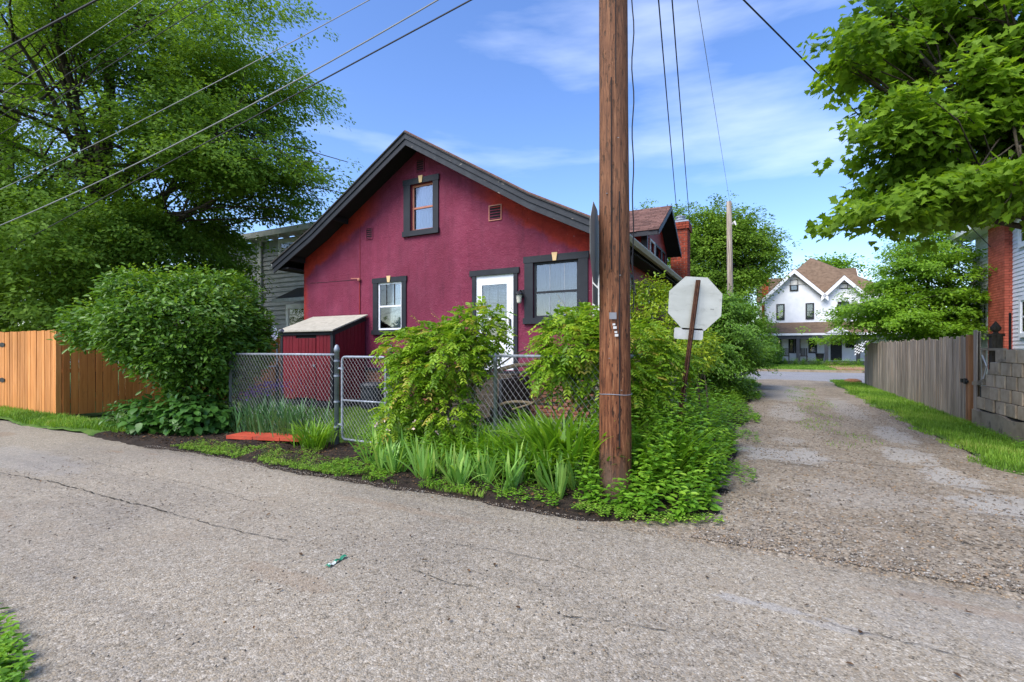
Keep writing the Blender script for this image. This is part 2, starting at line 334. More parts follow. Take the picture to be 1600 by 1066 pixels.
M['mortar_red'] = pm('stained_mortar', [(.16, .05, .035), (.24, .09, .06)], 12, rough=.95)
M['gutter'] = pm('tan_gutter', [(.30, .27, .2), (.40, .36, .28)], 5, rough=.5, bump=.05)
def glassmat(name, col=(.9, .95, 1), tr=.6):
    m, t, p = base_mat(name); g = t.nodes.new('ShaderNodeBsdfGlossy'); g.inputs['Roughness'].default_value = .03
    tb = t.nodes.new('ShaderNodeBsdfTransparent'); tb.inputs[0].default_value = (*[c*.9 for c in col], 1)
    fr = t.nodes.new('ShaderNodeFresnel'); fr.inputs[0].default_value = 1.5
    ms = t.nodes.new('ShaderNodeMixShader'); t.links.new(mth(t, 'MULTIPLY_ADD', fr.outputs[0], 1.0, 1-tr-.3, clamp=True), ms.inputs[0])
    t.links.new(tb.outputs[0], ms.inputs[1]); t.links.new(g.outputs[0], ms.inputs[2]); t.links.new(ms.outputs[0], t.nodes['Material Output'].inputs['Surface']); return m
M['glass'] = glassmat('window_glass', tr=.62)
M['curtain'] = pm('white_curtain', [(.45, .47, .47), (.62, .63, .62)], 5, rough=.9, bump=.3, bscale=14, stretch=(1, 1, .05))
M['curtain_grey'] = pm('grey_curtain', [(.10, .11, .12), (.15, .16, .175)], 5, rough=.9, bump=.4, bscale=14, stretch=(1, 1, .05))
M['interior'] = pm('dark_interior', [(.01, .01, .012), (.02, .02, .022)], 3, rough=.9)
M['galv'] = pm('galvanised_steel', [(.22, .25, .30), (.34, .37, .42)], 9, rough=.5, metal=.35, bump=.1, bscale=60, spots=((.12, .08, .05), 12, .66, .8))
M['galv_wire'] = pm('galvanised_wire', [(.2, .2, .21), (.3, .3, .31)], 9, rough=.5, metal=.3, bump=0)
M['black_metal'] = pm('black_metal', [(.012, .012, .012), (.03, .03, .03)], 9, rough=.5, bump=.1)
M['wire'] = pm('cable_rubber', [(.02, .02, .022), (.035, .035, .04)], 3, rough=.7, bump=0)
M['wire_grey'] = pm('grey_cable', [(.17, .175, .18), (.25, .255, .26)], 3, rough=.6, bump=0)
M['rust'] = pm('rusted_steel', [(.05, .022, .014), (.10, .042, .024), (.14, .07, .04)], 20, rough=.85, bump=.3)
M['sign_back'] = pm('sign_aluminium', [(.50, .50, .44), (.62, .62, .56)], 3, rough=.5, metal=.1, bump=.05, stretch=(1, 1, 2.5), spots=((.34, .34, .29), 7, .58, .8))
M['sign_dull'] = pm('dull_sign_back', [(.20, .195, .175), (.28, .275, .25)], 3, rough=.6, bump=.05)
M['sign_red'] = pm('sign_red', [(.5, .01, .01), (.55, .015, .015)], 3, rough=.4, bump=0)
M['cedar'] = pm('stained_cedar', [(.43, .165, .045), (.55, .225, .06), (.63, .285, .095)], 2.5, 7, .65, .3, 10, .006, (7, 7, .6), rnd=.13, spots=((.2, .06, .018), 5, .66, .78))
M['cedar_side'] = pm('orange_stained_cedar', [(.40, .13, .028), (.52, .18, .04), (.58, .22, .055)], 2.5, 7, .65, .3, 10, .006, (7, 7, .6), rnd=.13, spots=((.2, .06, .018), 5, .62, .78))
M['grey_wood'] = pm('weathered_picket', [(.13, .105, .082), (.27, .225, .18), (.42, .36, .295)], 2.6, 8, .85, .6, 9, .008, (9, 9, .5), rnd=.28, spots=((.32, .19, .10), 1.3, .58, .75))
M['new_wood'] = pm('brown_gate_post', [(.17, .075, .03), (.28, .13, .06), (.34, .18, .09)], 2.2, 8, .8, .5, 9, .006, (9, 9, .6), spots=((.08, .05, .03), 2, .6, .75))
def polewood():
    m, t, p = base_mat('creosoted_pole_wood'); v = coords(t, (1, 1, .07)); v2 = coords(t, (1, 1, .22)); v3 = coords(t)
    n = noise(t, v, 46, 10, .72); r = ramp(t, [(.33, (.030, .011, .006)), (.44, (.115, .040, .018)), (.54, (.20, .075, .032)), (.66, (.33, .155, .075))]); t.links.new(n.outputs[0], r.inputs[0])
    k = noise(t, v2, 42, 5, .62); rk = ramp(t, [(.37, (1, 1, 1)), (.43, (0, 0, 0))]); t.links.new(k.outputs[0], rk.inputs[0])
    col = mix(t, mth(t, 'MULTIPLY', rk.outputs[0], .85), r.outputs[0], (.022, .010, .006))
    sep = t.nodes.new('ShaderNodeSeparateXYZ'); t.links.new(v3.outputs[0], sep.inputs[0])
    n4 = noise(t, v, 9, 5, .6)
    zz = mth(t, 'ADD', sep.outputs[2], mth(t, 'MULTIPLY_ADD', n4.outputs[0], 1.0, -.5))
    hi = t.nodes.new('ShaderNodeMapRange'); hi.inputs[1].default_value = 1.1; hi.inputs[2].default_value = 2.9; t.links.new(zz, hi.inputs[0])
    col = mix(t, mth(t, 'MULTIPLY', hi.outputs[0], .5), col, mix(t, .6, col, (.21, .13, .085)))        # bleached by weather higher up
    lo = t.nodes.new('ShaderNodeMapRange'); lo.inputs[1].default_value = .55; lo.inputs[2].default_value = .1; t.links.new(zz, lo.inputs[0])
    col = mix(t, mth(t, 'MULTIPLY', lo.outputs[0], .7), col, (.12, .095, .075))                          # grey weathered foot
    t.links.new(col, p.inputs['Base Color']); p.inputs['Roughness'].default_value = .8; p.inputs['Specular IOR Level'].default_value = .25
    b1 = bumpn(t, p, n.outputs[0], .8, .02); bumpn(t, p, mth(t, 'SUBTRACT', 1.0, rk.outputs[0]), .6, .01, b1); return m
M['pole'] = polewood()
M['bark'] = pm('bark', [(.035, .028, .02), (.09, .072, .052)], 12, rough=.95, bump=.9, bscale=20, bdist=.03, stretch=(2, 2, .5))
M['vine'] = pm('vine_bark', [(.10, .075, .045), (.2, .155, .10)], 12, rough=.9, bump=.5, bscale=30)
M['block'] = pm('concrete_block', [(.30, .225, .15), (.42, .325, .225), (.50, .405, .29)], 5, rough=.95, bump=.6, bscale=90, bdist=.006, rnd=.18, spots=((.12, .10, .07), 4, .6, .75))
M['concrete'] = pm('old_concrete', [(.19, .15, .10), (.29, .235, .165), (.36, .30, .22)], 3, 8, .95, .5, 50, .01, spots=((.10, .08, .055), 3, .55, .7))
M['slab'] = pm('orange_red_painted_slab', [(.34, .045, .022), (.46, .075, .035)], 5, rough=.8, bump=.4, rnd=.12, spots=((.16, .07, .045), 6, .55, .72))
M['bin'] = pm('dark_plastic', [(.015, .02, .028), (.03, .036, .045)], 5, rough=.45, bump=.05)
M['clap_white'] = pm('white_clapboard', [(.60, .63, .68), (.72, .74, .78)], 3, rough=.6, bump=.1, bscale=30)
M['clap_grey'] = pm('grey_siding', [(.30, .315, .335), (.40, .415, .435)], 3, rough=.7, bump=.15, bscale=30)
M['brown_roof'] = pm('brown_shingle_roof', [(.10, .066, .042), (.17, .115, .076)], 4, rough=.95, bump=.3, bscale=60, tint=.2)
M['black_frame'] = pm('black_frame', [(.015, .016, .018), (.025, .026, .028)], 4, rough=.5, bump=0)
M['porch_dark'] = pm('dark_porch_paint', [(.03, .035, .045), (.05, .055, .065)], 4, rough=.6, bump=0)
M['plastic_green'] = pm('green_wrapper', [(.02, .16, .09), (.04, .24, .14)], 20, rough=.4, bump=.2, spots=((.7, .75, .7), 14, .55, .6))
M['glow_glass'] = pm('frosted_lamp_glass', [(.5, .48, .4), (.62, .6, .52)], 4, rough=.2, bump=0)
M['flower_purple'] = pm('purple_petals', [(.14, .05, .28), (.28, .12, .42)], 20, rough=.7, bump=0)
M['petal_dry'] = pm('dry_petals', [(.5, .38, .3), (.62, .5, .4)], 20, rough=.8, bump=0)
M['litter'] = pm('dead_leaf', [(.02, .013, .009), (.07, .04, .02), (.18, .09, .03)], 20, rough=.9, bump=0, tint=.4)
M['terracotta'] = pm('brick_walk', [(.30, .14, .10), (.4, .2, .14)], 4, rough=.9)
M['chips'] = None

# leaves
M['oak'] = leafmat('oak_leaf', [(.075, .15, .020), (.13, .24, .030), (.205, .35, .045), (.32, .48, .08)], .5, rough=.6, spec=.2)
M['oak2'] = leafmat('back_oak_leaf', [(.05, .08, .025), (.07, .12, .03), (.10, .17, .04), (.13, .2, .05)], .3)
M['maple'] = leafmat('maple_leaf', [(.09, .175, .016), (.155, .28, .022), (.23, .38, .032), (.37, .52, .06)], .55, rough=.55, spec=.25)
M['bush'] = leafmat('dark_glossy_leaf', [(.05, .125, .016), (.09, .20, .022), (.16, .30, .032), (.33, .48, .055)], .35, rough=.42, spec=.4)
M['under'] = leafmat('broad_understory_leaf', [(.035, .10, .018), (.055, .15, .022), (.08, .2, .03)], .25, rough=.4)
M['wist'] = leafmat('wisteria_leaf', [(.10, .21, .016), (.17, .32, .02), (.27, .43, .03), (.40, .52, .05), (.46, .36, .08)], .42)
M['yellow'] = leafmat('yellow_green_leaf', [(.09, .2, .015), (.2, .32, .02), (.38, .48, .03), (.5, .54, .05)], .35)
M['hedge'] = leafmat('hedge_leaf', [(.06, .15, .016), (.10, .22, .022), (.16, .32, .032), (.26, .44, .05)], .35)
M['fartree'] = leafmat('distant_leaf', [(.08, .16, .02), (.13, .24, .025), (.19, .32, .035), (.26, .40, .05)], .35, spec=.15, rough=.7)
M['light'] = leafmat('light_green_leaf', [(.09, .19, .015), (.15, .30, .02), (.23, .41, .028), (.34, .50, .05)], .45)
M['iris'] = leafmat('iris_blade', [(.11, .25, .05), (.17, .35, .065), (.25, .45, .09), (.42, .54, .13)], .35, rnd=.12)
M['iris_blue'] = leafmat('blue_green_blade', [(.05, .14, .05), (.085, .2, .075), (.13, .27, .09)], .3)
M['lily'] = leafmat('daylily_blade', [(.09, .22, .015), (.15, .32, .02), (.25, .43, .035)], .35, rnd=.1)
M['weed'] = leafmat('weed_leaf', [(.07, .18, .016), (.12, .28, .022), (.19, .38, .03), (.32, .48, .05)], .38)
M['grass'] = leafmat('grass_blade', [(.09, .19, .02), (.15, .30, .026), (.23, .40, .04), (.40, .42, .12)], .35, rough=.6)
def chipmat():
    m, t, p = base_mat('loose_chips'); a = t.nodes.new('ShaderNodeAttribute'); a.attribute_name = 'tint'
    r = ramp(t, [(0, (.05, .04, .03)), (.25, (.16, .13, .1)), (.5, (.24, .2, .16)), (.7, (.26, .17, .09)), (.85, (.27, .25, .22)), (1, (.38, .35, .31))]); t.links.new(a.outputs['Fac'], r.inputs[0])
    t.links.new(r.outputs[0], p.inputs['Base Color']); p.inputs['Roughness'].default_value = .85; return m
M['chips'] = chipmat()

# ------------------------------------------------------------------ foliage generators (numpy)
def rng_(s): return np.random.default_rng(s)
def unit(a): return a/(np.linalg.norm(a, axis=-1, keepdims=True)+1e-9)
TPL = {
 'dia': (np.array([(0, 0, 0), (.45, .30, .06), (1, 0, -.06), (.45, -.30, .06)]), [np.array([(0, 1, 2), (0, 2, 3)])]),
 'oval': (np.array([(0, 0, 0), (.28, .20, .06), (.66, .20, .04), (1, 0, -.1), (.66, -.20, .04), (.28, -.20, .06)]), [np.array([(0, 1, 2, 3), (0, 3, 4, 5)])]),
 'broad': (np.array([(0, 0, 0), (.15, .28, .07), (.55, .33, .05), (1, 0, -.16), (.55, -.33, .05), (.15, -.28, .07), (.5, 0, .0)]), [np.array([(0, 1, 2, 6), (6, 2, 3, 3), (0, 6, 4, 5), (6, 3, 4, 4)])]),
}
TPL['broad'] = (TPL['broad'][0], [np.array([(0, 1, 2, 6), (0, 6, 4, 5)]), np.array([(6, 2, 3), (6, 3, 4)])])
_mo = [(0, 0), (.05, .30), (-.02, .52), (.22, .42), (.34, .60), (.42, .34), (.60, .36), (.62, .20), (1.0, 0)]
_mv = [(x, y, .10*abs(y)-.12*max(0, x-.5)) for x, y in _mo]+[(x, -y, .10*abs(y)-.12*max(0, x-.5)) for x, y in _mo[1:-1]]
TPL['maple'] = (np.array(_mv), [np.array([(0, 1, 3), (1, 2, 3), (0, 3, 5), (3, 4, 5), (0, 5, 7), (5, 6, 7), (0, 7, 8)]+
                [(0, 11-1, 9), (9, 10, 10)][:0]+[(0, 11, 9), (9, 11, 10), (0, 13, 11), (11, 13, 12), (0, 15, 13), (13, 15, 14), (0, 8, 15)])])
def leaf_mesh(name, mat, P, D, N, S, T, tpl='dia', wid=1.0):
    tv, tf = TPL[tpl]; n = len(P); k = len(tv)
    x = unit(D); z = unit(N-x*(N*x).sum(1, keepdims=True)); y = np.cross(z, x)
    V = P[:, None, :]+S[:, None, None]*(tv[None, :, 0:1]*x[:, None, :]+wid*tv[None, :, 1:2]*y[:, None, :]+tv[None, :, 2:3]*z[:, None, :])
    Fs = [(f[None, :, :]+(np.arange(n)*k)[:, None, None]).reshape(-1, f.shape[1]) for f in tf]
    return raw_mesh(name, V.reshape(-1, 3), Fs, mat, np.repeat(np.clip(T, 0, 1), k))
def link_leaf(name, me, parent=None, o=(0, 0, 0), **tags):
    """mesh is in absolute u,v,z; shift so the object's origin sits at o"""
    ob = bpy.data.objects.new(name, me); C.objects.link(ob)
    O = org(parent) if parent is not None else np.array(o, float)
    n = len(me.vertices); co = np.empty(n*3, np.float32); me.vertices.foreach_get('co', co)
    co = co.reshape(-1, 3)-O; me.vertices.foreach_set('co', co.astype(np.float32).ravel()); me.update()
    if parent is not None: ob.parent = parent
    else:
        X, Y = toXY(O[0], O[1]); ob.location = (X, Y, O[2]); ob.rotation_euler = (0, 0, TH); ob['o'] = list(map(float, O))
    tag(ob, **tags); return ob
def tips(r, lobes, m, lo=.55, lump=.22, down=1.0):
    """points in the shells of several ellipsoids: lobes = [(c, radii, weight)]"""
    wts = np.array([l[2] for l in lobes], float); wts /= wts.sum(); idx = r.choice(len(lobes), m, p=wts)
    c = np.array([l[0] for l in lobes], float)[idx]; R = np.array([l[1] for l in lobes], float)[idx]
    d = unit(r.normal(size=(m, 3))); d[:, 2] = np.where(d[:, 2] < 0, d[:, 2]*down, d[:, 2])
    ph = idx*1.7
    lm = 1+lump*(np.sin(5*d[:, 0]+ph)*np.sin(4.3*d[:, 1]+2*ph)+.6*np.sin(9*d[:, 2]+7*d[:, 0]+ph))
    f = lo+(1-lo)*r.random(m)**.6
    return c+d*R*(f*lm)[:, None], unit(d*R), f
def sprays(r, tp, out, n, rad, flat=.35, droop=.15, size=.1, tintc=None, up=.8, spread=.9, jit=.38):
    m = len(tp); T = np.repeat(tp, n, 0); O = np.repeat(out, n, 0)
    ax = unit(O*np.array([1, 1, .35])+r.normal(scale=.25, size=O.shape))
    sd = unit(np.cross(ax, np.array([0, 0, 1.]))); th = r.random(m*n)
    a = (r.random(m*n)-.25)*rad*1.5; b = r.normal(size=m*n)*rad*.45*(1.15-th*.4); h = r.normal(size=m*n)*rad*flat
    P = T+ax*a[:, None]+sd*b[:, None]; P[:, 2] += h-droop*(np.abs(a)+np.abs(b))
    D = unit(ax*.8+sd*np.sign(b)[:, None]*spread*r.random((m*n, 1))+r.normal(scale=.35, size=P.shape)-np.array([0, 0, droop*1.5]))
    N = unit(np.array([0, 0, 1.])*up+O*.45+r.normal(scale=jit, size=P.shape))
    S = size*(.65+.6*r.random(m*n))
    tc_ = np.repeat(r.random(m) if tintc is None else tintc, n); tn = np.clip(.15+.5*tc_+.38*(r.random(m*n)-.4), 0, 1)
    return P, D, N, S, tn
def limb(mb, a, b, r0, r1, sag=0.0, k=7, wob=.06, n=7, rr=random):
    a = np.array(a, float); b = np.array(b, float); Ln = np.linalg.norm(b-a); pts = []; rs = []
    ph = [rr.random()*6 for _ in range(4)]
    for i in range(k+1):
        t = i/k; p = a+(b-a)*t; e = math.sin(math.pi*t)
        p = p+np.array([math.sin(5*t+ph[0]), math.sin(4*t+ph[1]), math.sin(4.5*t+ph[2])])*wob*Ln*e*.5; p[2] += sag*Ln*e
        pts.append(p); rs.append(r0+(r1-r0)*t)
    mb.tube(pts, rs, n)
def tree(name, base, label, cat, lobes, m, n, size, rad, leafm, trunk_r, seed, tpl='dia', lo=.5, lump=.22, flat=.35, droop=.15, group=None,
         limbs=14, twigs=60, barkm='bark', down=1.0, boughs=None, jit=.38, stems=1, clear=None, wid=1.0, up=.8, young=0, shoots=0):
    r = rng_(seed); R = root(name, base, label, cat, group); rr = random.Random(seed)
    if boughs:                                           # foliage gathered into flattish boughs with air between them
        nb, br, bz = boughs; bp, bo, bf = tips(r, lobes, nb, lo, lump, down); idx = r.integers(0, nb, m); bo2 = unit(bo[idx]*np.array([1, 1, .2])); sd_ = np.cross(bo2, [0, 0, 1.])
        a_ = r.normal(size=m)*br*.6; b_ = r.normal(size=m)*br*.5; tp = bp[idx]+bo2*a_[:, None]+sd_*b_[:, None]; tp[:, 2] += r.normal(size=m)*bz-.12*np.abs(a_)-.10*np.abs(b_)
        out = unit(bo[idx]*np.array([1, 1, .5])+.4*(tp-bp[idx])/br); f = bf[idx]; btint = r.random(nb)[idx]
    else: tp, out, f = tips(r, lobes, m, lo, lump, down); btint = None
    P, D, N, S, T = sprays(r, tp, out, n, rad, flat, droop, size, up=up, jit=jit, tintc=None if btint is None else .5*btint+.5*r.random(m))
    if young: T = np.clip(T*.8+young*np.repeat(np.clip((f-.86)/.14, 0, 1)*np.clip(out[:, 2]*1.6, 0, 1)*r.random(m), n), 0, 1)
    if shoots:                                           # stray upright shoots breaking the outline
        c_ = np.nonzero((f > .86) & (out[:, 2] > .25))[0]; c_ = r.choice(c_, min(shoots, len(c_)), replace=False); k_ = 9; b_ = np.repeat(tp[c_], k_, 0); t_ = np.tile(np.arange(k_)/k_, len(c_))
        dr_ = np.repeat(unit(out[c_]*np.array([.5, .5, 0])+np.array([0, 0, 1.])+r.normal(scale=.2, size=(len(c_), 3))), k_, 0); a_ = np.tile(np.arange(k_)*2.4, len(c_)); hl = np.repeat(.14+.2*r.random(len(c_)), k_)
        P = np.concatenate([P, b_+dr_*(hl*t_)[:, None]]); D = np.concatenate([D, np.c_[np.cos(a_), np.sin(a_), .5+0*a_]]); N = np.concatenate([N, np.c_[-np.cos(a_)*.5, -np.sin(a_)*.5, 1+0*a_]]); S = np.concatenate([S, size*(.95-.5*t_)]); T = np.concatenate([T, np.clip(.65+.35*r.random(len(a_)), 0, 1)])
    if clear is not None: k = clear(P); P, D, N, S, T = P[k], D[k], N[k], S[k], T[k]
    k = P[:, 2] > base[2]+.03; P, D, N, S, T = P[k], D[k], N[k], S[k], T[k]
    link_leaf('crown', leaf_mesh(name+'_leaves', M[leafm], P, D, N, S, T, tpl, wid), R)
    mb = MB(); c = np.array(lobes[0][0], float); b0 = np.array(base, float); b0[2] -= .1
    top = np.array([c[0], c[1], c[2]+lobes[0][1][2]*.5])
    for s in range(stems):
        off = np.array([0, 0, 0]) if stems == 1 else np.array([rr.uniform(-.2, .2), rr.uniform(-.15, .15), 0])
        tt = top if stems == 1 else top+np.array([rr.uniform(-.6, .6), rr.uniform(-.5, .5), -.2])*lobes[0][1][0]
        limb(mb, b0+off, tt, trunk_r, trunk_r*.3, 0, 9, .04, 9, rr)
    mb.build('trunk', M[barkm], R, smooth=True)
    if clear is not None: tp = tp[clear(tp) & clear(tp+np.array([.8, 0, 0]))]; m = len(tp)
    mb = MB()
    for i in range(limbs):
        t = .25+.7*rr.random(); st = b0+(top-b0)*t; j = rr.randrange(m); e = tp[j]
        limb(mb, st, e, trunk_r*.42*(1.1-t), trunk_r*.06, .06, 7, .08, 6, rr)
        for q in range(twigs//max(limbs, 1)):
            j2 = int(np.argmin(((tp-(e+r.normal(size=3)*np.array(lobes[0][1])*.25))**2).sum(1)))
            s2 = st+(e-st)*(.4+.55*rr.random()); limb(mb, s2, tp[j2], trunk_r*.08, trunk_r*.025, .05, 4, .1, 4, rr)
    if mb.v: mb.build('limbs', M[barkm], R, smooth=True)
    return R
def blades(r, P, az, lean, Ln, W, bend, k=4, tint=None, fold=.0, twist=0, tip=.1):
    """tapered ribbons; P (n,3) bases, az heading, lean radians from vertical, bend extra lean at the tip"""
    n = len(P); t = np.linspace(0, 1, k+1); ang = lean[:, None]+bend[:, None]*t[None, :]**1.3
    ds = Ln[:, None]/k; h = np.cumsum(np.concatenate([np.zeros((n, 1)), np.sin(ang[:, :-1])*ds], 1), 1); z = np.cumsum(np.concatenate([np.zeros((n, 1)), np.cos(ang[:, :-1])*ds], 1), 1)
    hd = np.stack([np.cos(az), np.sin(az), 0*az], 1)
    C_ = P[:, None, :]+h[:, :, None]*hd[:, None, :]; C_[:, :, 2] += z
    fa = az+math.pi/2+twist*(r.random(n)-.5)*2; sd = np.stack([np.cos(fa), np.sin(fa), 0*fa], 1)
    wd = W[:, None]*np.minimum(1, (tip+np.sin(math.pi*(.12+.88*t))**.6))[None, :]; wd[:, -1] = W*.06
    A = C_+sd[:, None, :]*wd[:, :, None]*.5; B = C_-sd[:, None, :]*wd[:, :, None]*.5
    V = np.stack([A, B], 2).reshape(n, -1, 3)
    f = np.array([(2*i, 2*i+1, 2*i+3, 2*i+2) for i in range(k)])
    Fa = (f[None]+(np.arange(n)*2*(k+1))[:, None, None]).reshape(-1, 4)
    tt = np.repeat(r.random(n) if tint is None else tint, 2*(k+1))
    return V.reshape(-1, 3), Fa, np.clip(tt, 0, 1)

# ------------------------------------------------------------------ ground and roads
def wob(x, s=0.0, a=.06): return a*(math.sin(1.7*x+s)+.6*math.sin(4.1*x+2.1*s)+.4*math.sin(9.7*x+s*3)+.3*math.sin(23*x+s))
def sheet(name, mat, lo, hi, along, a0, a1, na, nb, zf, dip=True, **tags):
    """grid sheet: 'along' axis from a0..a1; the other axis from lo(a) to hi(a)"""
    V = []; 
    for i in range(na+1):
        a = a0+(a1-a0)*i/na; l, h = lo(a), hi(a)
        for j in range(nb+1):
            b = l+(h-l)*j/nb; u, v = (a, b) if along == 'u' else (b, a)
            V.append((u, v, zf(u, v)-(.035 if dip and (j in (0, nb) or i in (0, na)) else 0)))
    mb = MB(); w_ = nb+1
    Fs = [(i*w_+j, i*w_+j+1, (i+1)*w_+j+1, (i+1)*w_+j) for i in range(na) for j in range(nb)]
    if along == 'u': Fs = [f[::-1] for f in Fs]
    mb.add(V, Fs); return mb.build(name, mat, smooth=True, origin=(0, 0, 0), **tags)
K = dict(kind='structure')
mb = MB(); mb.add([(-900, -900, -.06), (900, -900, -.06), (900, 900, -.06), (-900, 900, -.06)], [(0, 1, 2, 3)]); mb.build('ground', M['far'], origin=(0, 0, 0), **K)
edge = lambda u: 3.86+wob(u, 0, .035)+(0 if u < -1.2 else 0)
sheet('alley', M['asphalt'], lambda u: -7, lambda u: edge(u)+.05, 'u', -45, 20, 650, 24, lambda u, v: .006*math.sin(u*1.3)*math.sin(v*1.1), **K)
def zg(u, v):
    z = .016+.012*math.sin(u*1.9+v)*math.sin(v*1.3)+.006*math.sin(5*u+3*v)
    return z if v > 4.6 else -.006+(z+.006)*max(0, (v-3.78+.05*math.sin(u*6)+.03*math.sin(u*17))/.8)
glo = lambda v: -.48+wob(v, 2, .05)-(0 if v > 4.9 else (4.9-v)*1.0)
ghi = lambda v: (2.42+wob(v, 5, .05)) if v > 7.6 else 2.42+(7.6-v)**1.4*1.1
sheet('gravel_drive', M['gravel'], glo, ghi, 'v', 3.76, 25.4, 200, 26, zg, **K)
ghi2 = lambda v: ghi(v)
def zs(u, v): return .03+.03*math.sin(u*2.3+v*1.1)*math.sin(v*2.9)+.012*math.sin(11*u+7*v)
def bedhi(u): return 5.3
def bedlo(u): 
    b = edge(u)-.01
    return b if u < -1.35 else b+(u+1.35)**2*.55
sheet('planting_bed', M['soil'], bedlo, bedhi, 'u', -9.9, -.30, 180, 14, lambda u, v: zs(u, v)*min(1, max(0.12, (v-bedlo(u))*4)), **K)
sheet('side_bed', M['soil'], lambda v: -1.5, lambda v: -.42+wob(v, 2, .05), 'v', 5.25, 24.8, 120, 8, lambda u, v: zs(u, v)+.004, **K)
sheet('left_verge', M['turf'], lambda u: edge(u)-.0, lambda u: 4.75, 'u', -26, -9.8, 120, 8, lambda u, v: zs(u, v)*.7, **K)
sheet('yard_lawn', M['turf'], lambda u: 5.28, lambda u: 9.2, 'u', -12.8, -1.45, 60, 20, lambda u, v: .02+.01*math.sin(3*u+v), **K)
sheet('right_verge', M['turf'], lambda v: ghi(v)-.02, lambda v: max(3.3, ghi(v)+.5), 'v', 6.3, 25.0, 120, 8, lambda u, v: .02+zs(u, v)*.6, **K)
sheet('side_yard', M['turf'], lambda v: 3.3, lambda v: 14, 'v', 5, 25, 30, 8, lambda u, v: .015, **K)
sheet('back_yard', M['turf'], lambda v: -45, lambda v: -12.8, 'v', 4.7, 25, 20, 20, lambda u, v: .01, **K)
sheet('near_verge', M['turf'], lambda v: -14, lambda v: -2.66+wob(v*4, 1, .02)-max(0, v-.84)*5.5, 'v', -6, 1.10, 60, 20, lambda u, v: .018+zs(u, v)*.4, **K)
sheet('street', M['street'], lambda u: 25.2, lambda u: 36.2, 'u', -80, 90, 60, 8, lambda u, v: -.012, **K)
mb = MB(); mb.box(-80, 90, 36.2, 36.38, -.05, .10); mb.build('kerb', M['concrete'], origin=(0, 0, 0), **K)
sheet('front_lawn', M['turf'], lambda u: 36.38, lambda u: 70, 'u', -80, 90, 60, 20, lambda u, v: .085+.006*(v-36.4), **K)
def ribbon(name, pts, w0, mat, z=.012, seed=1, **tags):
    rr = random.Random(seed); V = []; P = [np.array(G(*p)) for p in pts]; seg = []
    for a, b in zip(P[:-1], P[1:]):
        n = max(2, int(np.linalg.norm(b-a)/.035)); seg += [a+(b-a)*i/n for i in range(n)]
    seg.append(P[-1]); off = 0
    for i, p in enumerate(seg):
        d = seg[min(i+1, len(seg)-1)]-seg[max(i-1, 0)]; d /= np.linalg.norm(d)+1e-9; q = np.array([-d[1], d[0]])
        off = off*.8+rr.gauss(0, .006); wv = w0*rr.uniform(.1, 1.2)*(1 if rr.random() > .15 else .1)
        zz = z+.006*math.sin(p[0]*1.3)*math.sin(p[1]*1.1)
        V += [(*(p+q*(off+wv)), zz), (*(p+q*(off-wv)), zz)]
    mb = MB(); mb.add(V, [(2*i, 2*i+1, 2*i+3, 2*i+2) for i in range(len(seg)-1)]); return mb.build(name, mat, origin=(0, 0, 0), **tags)
cr = [([(-60, 722), (0, 740), (90, 755), (170, 778), (262, 802)], .008), ([(262, 802), (330, 822), (420, 840), (470, 850)], .004),
      ([(120, 716), (240, 745), (330, 765), (420, 790)], .0025), ([(700, 853), (760, 858), (840, 872), (960, 900)], .0025),
      ([(640, 890), (700, 912), (760, 920)], .003), ([(880, 962), (960, 972), (1060, 996)], .0035), ([(1250, 958), (1330, 985), (1460, 1015), (1600, 1055)], .003)]
for i, (p, w0) in enumerate(cr): ribbon('asphalt_crack', p, w0, M['crack'], .008, i, kind='structure')
def blob(name, cpx, cpy, pts, mat, z, seed, **tags):
    """irregular patch outlined by photo ground points"""
    rr = random.Random(seed); P = [np.array(G(*p)) for p in pts]; V = []
    for a, b in zip(P, P[1:]+P[:1]):
        n = 14
        for i in range(n): V.append(a+(b-a)*i/n+np.array([rr.gauss(0, .018), rr.gauss(0, .018)]))
    c = sum(V)/len(V); mb = MB(); zz = [(*c, z)]
    for s in (.4, .75, 1.0): zz += [(*(c+(p-c)*s), z if s < 1 else z-.02) for p in V]
    n = len(V); Fs = [(0, 1+i, 1+(i+1) % n) for i in range(n)]
    for q in (0, 1): Fs += [(1+q*n+i, 1+(q+1)*n+i, 1+(q+1)*n+(i+1) % n, 1+q*n+(i+1) % n) for i in range(n)]
    mb.add(zz, Fs); return mb.build(name, mat, origin=(0, 0, 0), **tags)
# loose stones on the drive and along the alley edge
def stones(name, n, fn, smin, smax, seed, **tags):
    r = rng_(seed); P = fn(r, n); n = len(P)
    o = np.array([(1, 0, 0), (0, 1, 0), (-1, 0, 0), (0, -1, 0), (0, 0, .8), (0, 0, -.6)], float)
    S = smin+(smax-smin)*r.random(n)**2.5; sc = S[:, None]*(.6+.7*r.random((n, 3)))*np.array([1, 1, .65]); a = r.random(n)*6.28
    V = o[None]*sc[:, None, :]+r.normal(scale=.12, size=(n, 6, 3))*S[:, None, None]
    x = V[:, :, 0]*np.cos(a)[:, None]-V[:, :, 1]*np.sin(a)[:, None]; y = V[:, :, 0]*np.sin(a)[:, None]+V[:, :, 1]*np.cos(a)[:, None]
    V = np.stack([x, y, V[:, :, 2]], 2)+P[:, None, :]
    f = np.array([(0, 1, 4), (1, 2, 4), (2, 3, 4), (3, 0, 4), (1, 0, 5), (2, 1, 5), (3, 2, 5), (0, 3, 5)])
    Fa = (f[None]+(np.arange(n)*6)[:, None, None]).reshape(-1, 3)
    return link_leaf(name, raw_mesh(name, V.reshape(-1, 3), Fa, M['chips'], np.repeat(r.random(n), 6)), None, **tags)
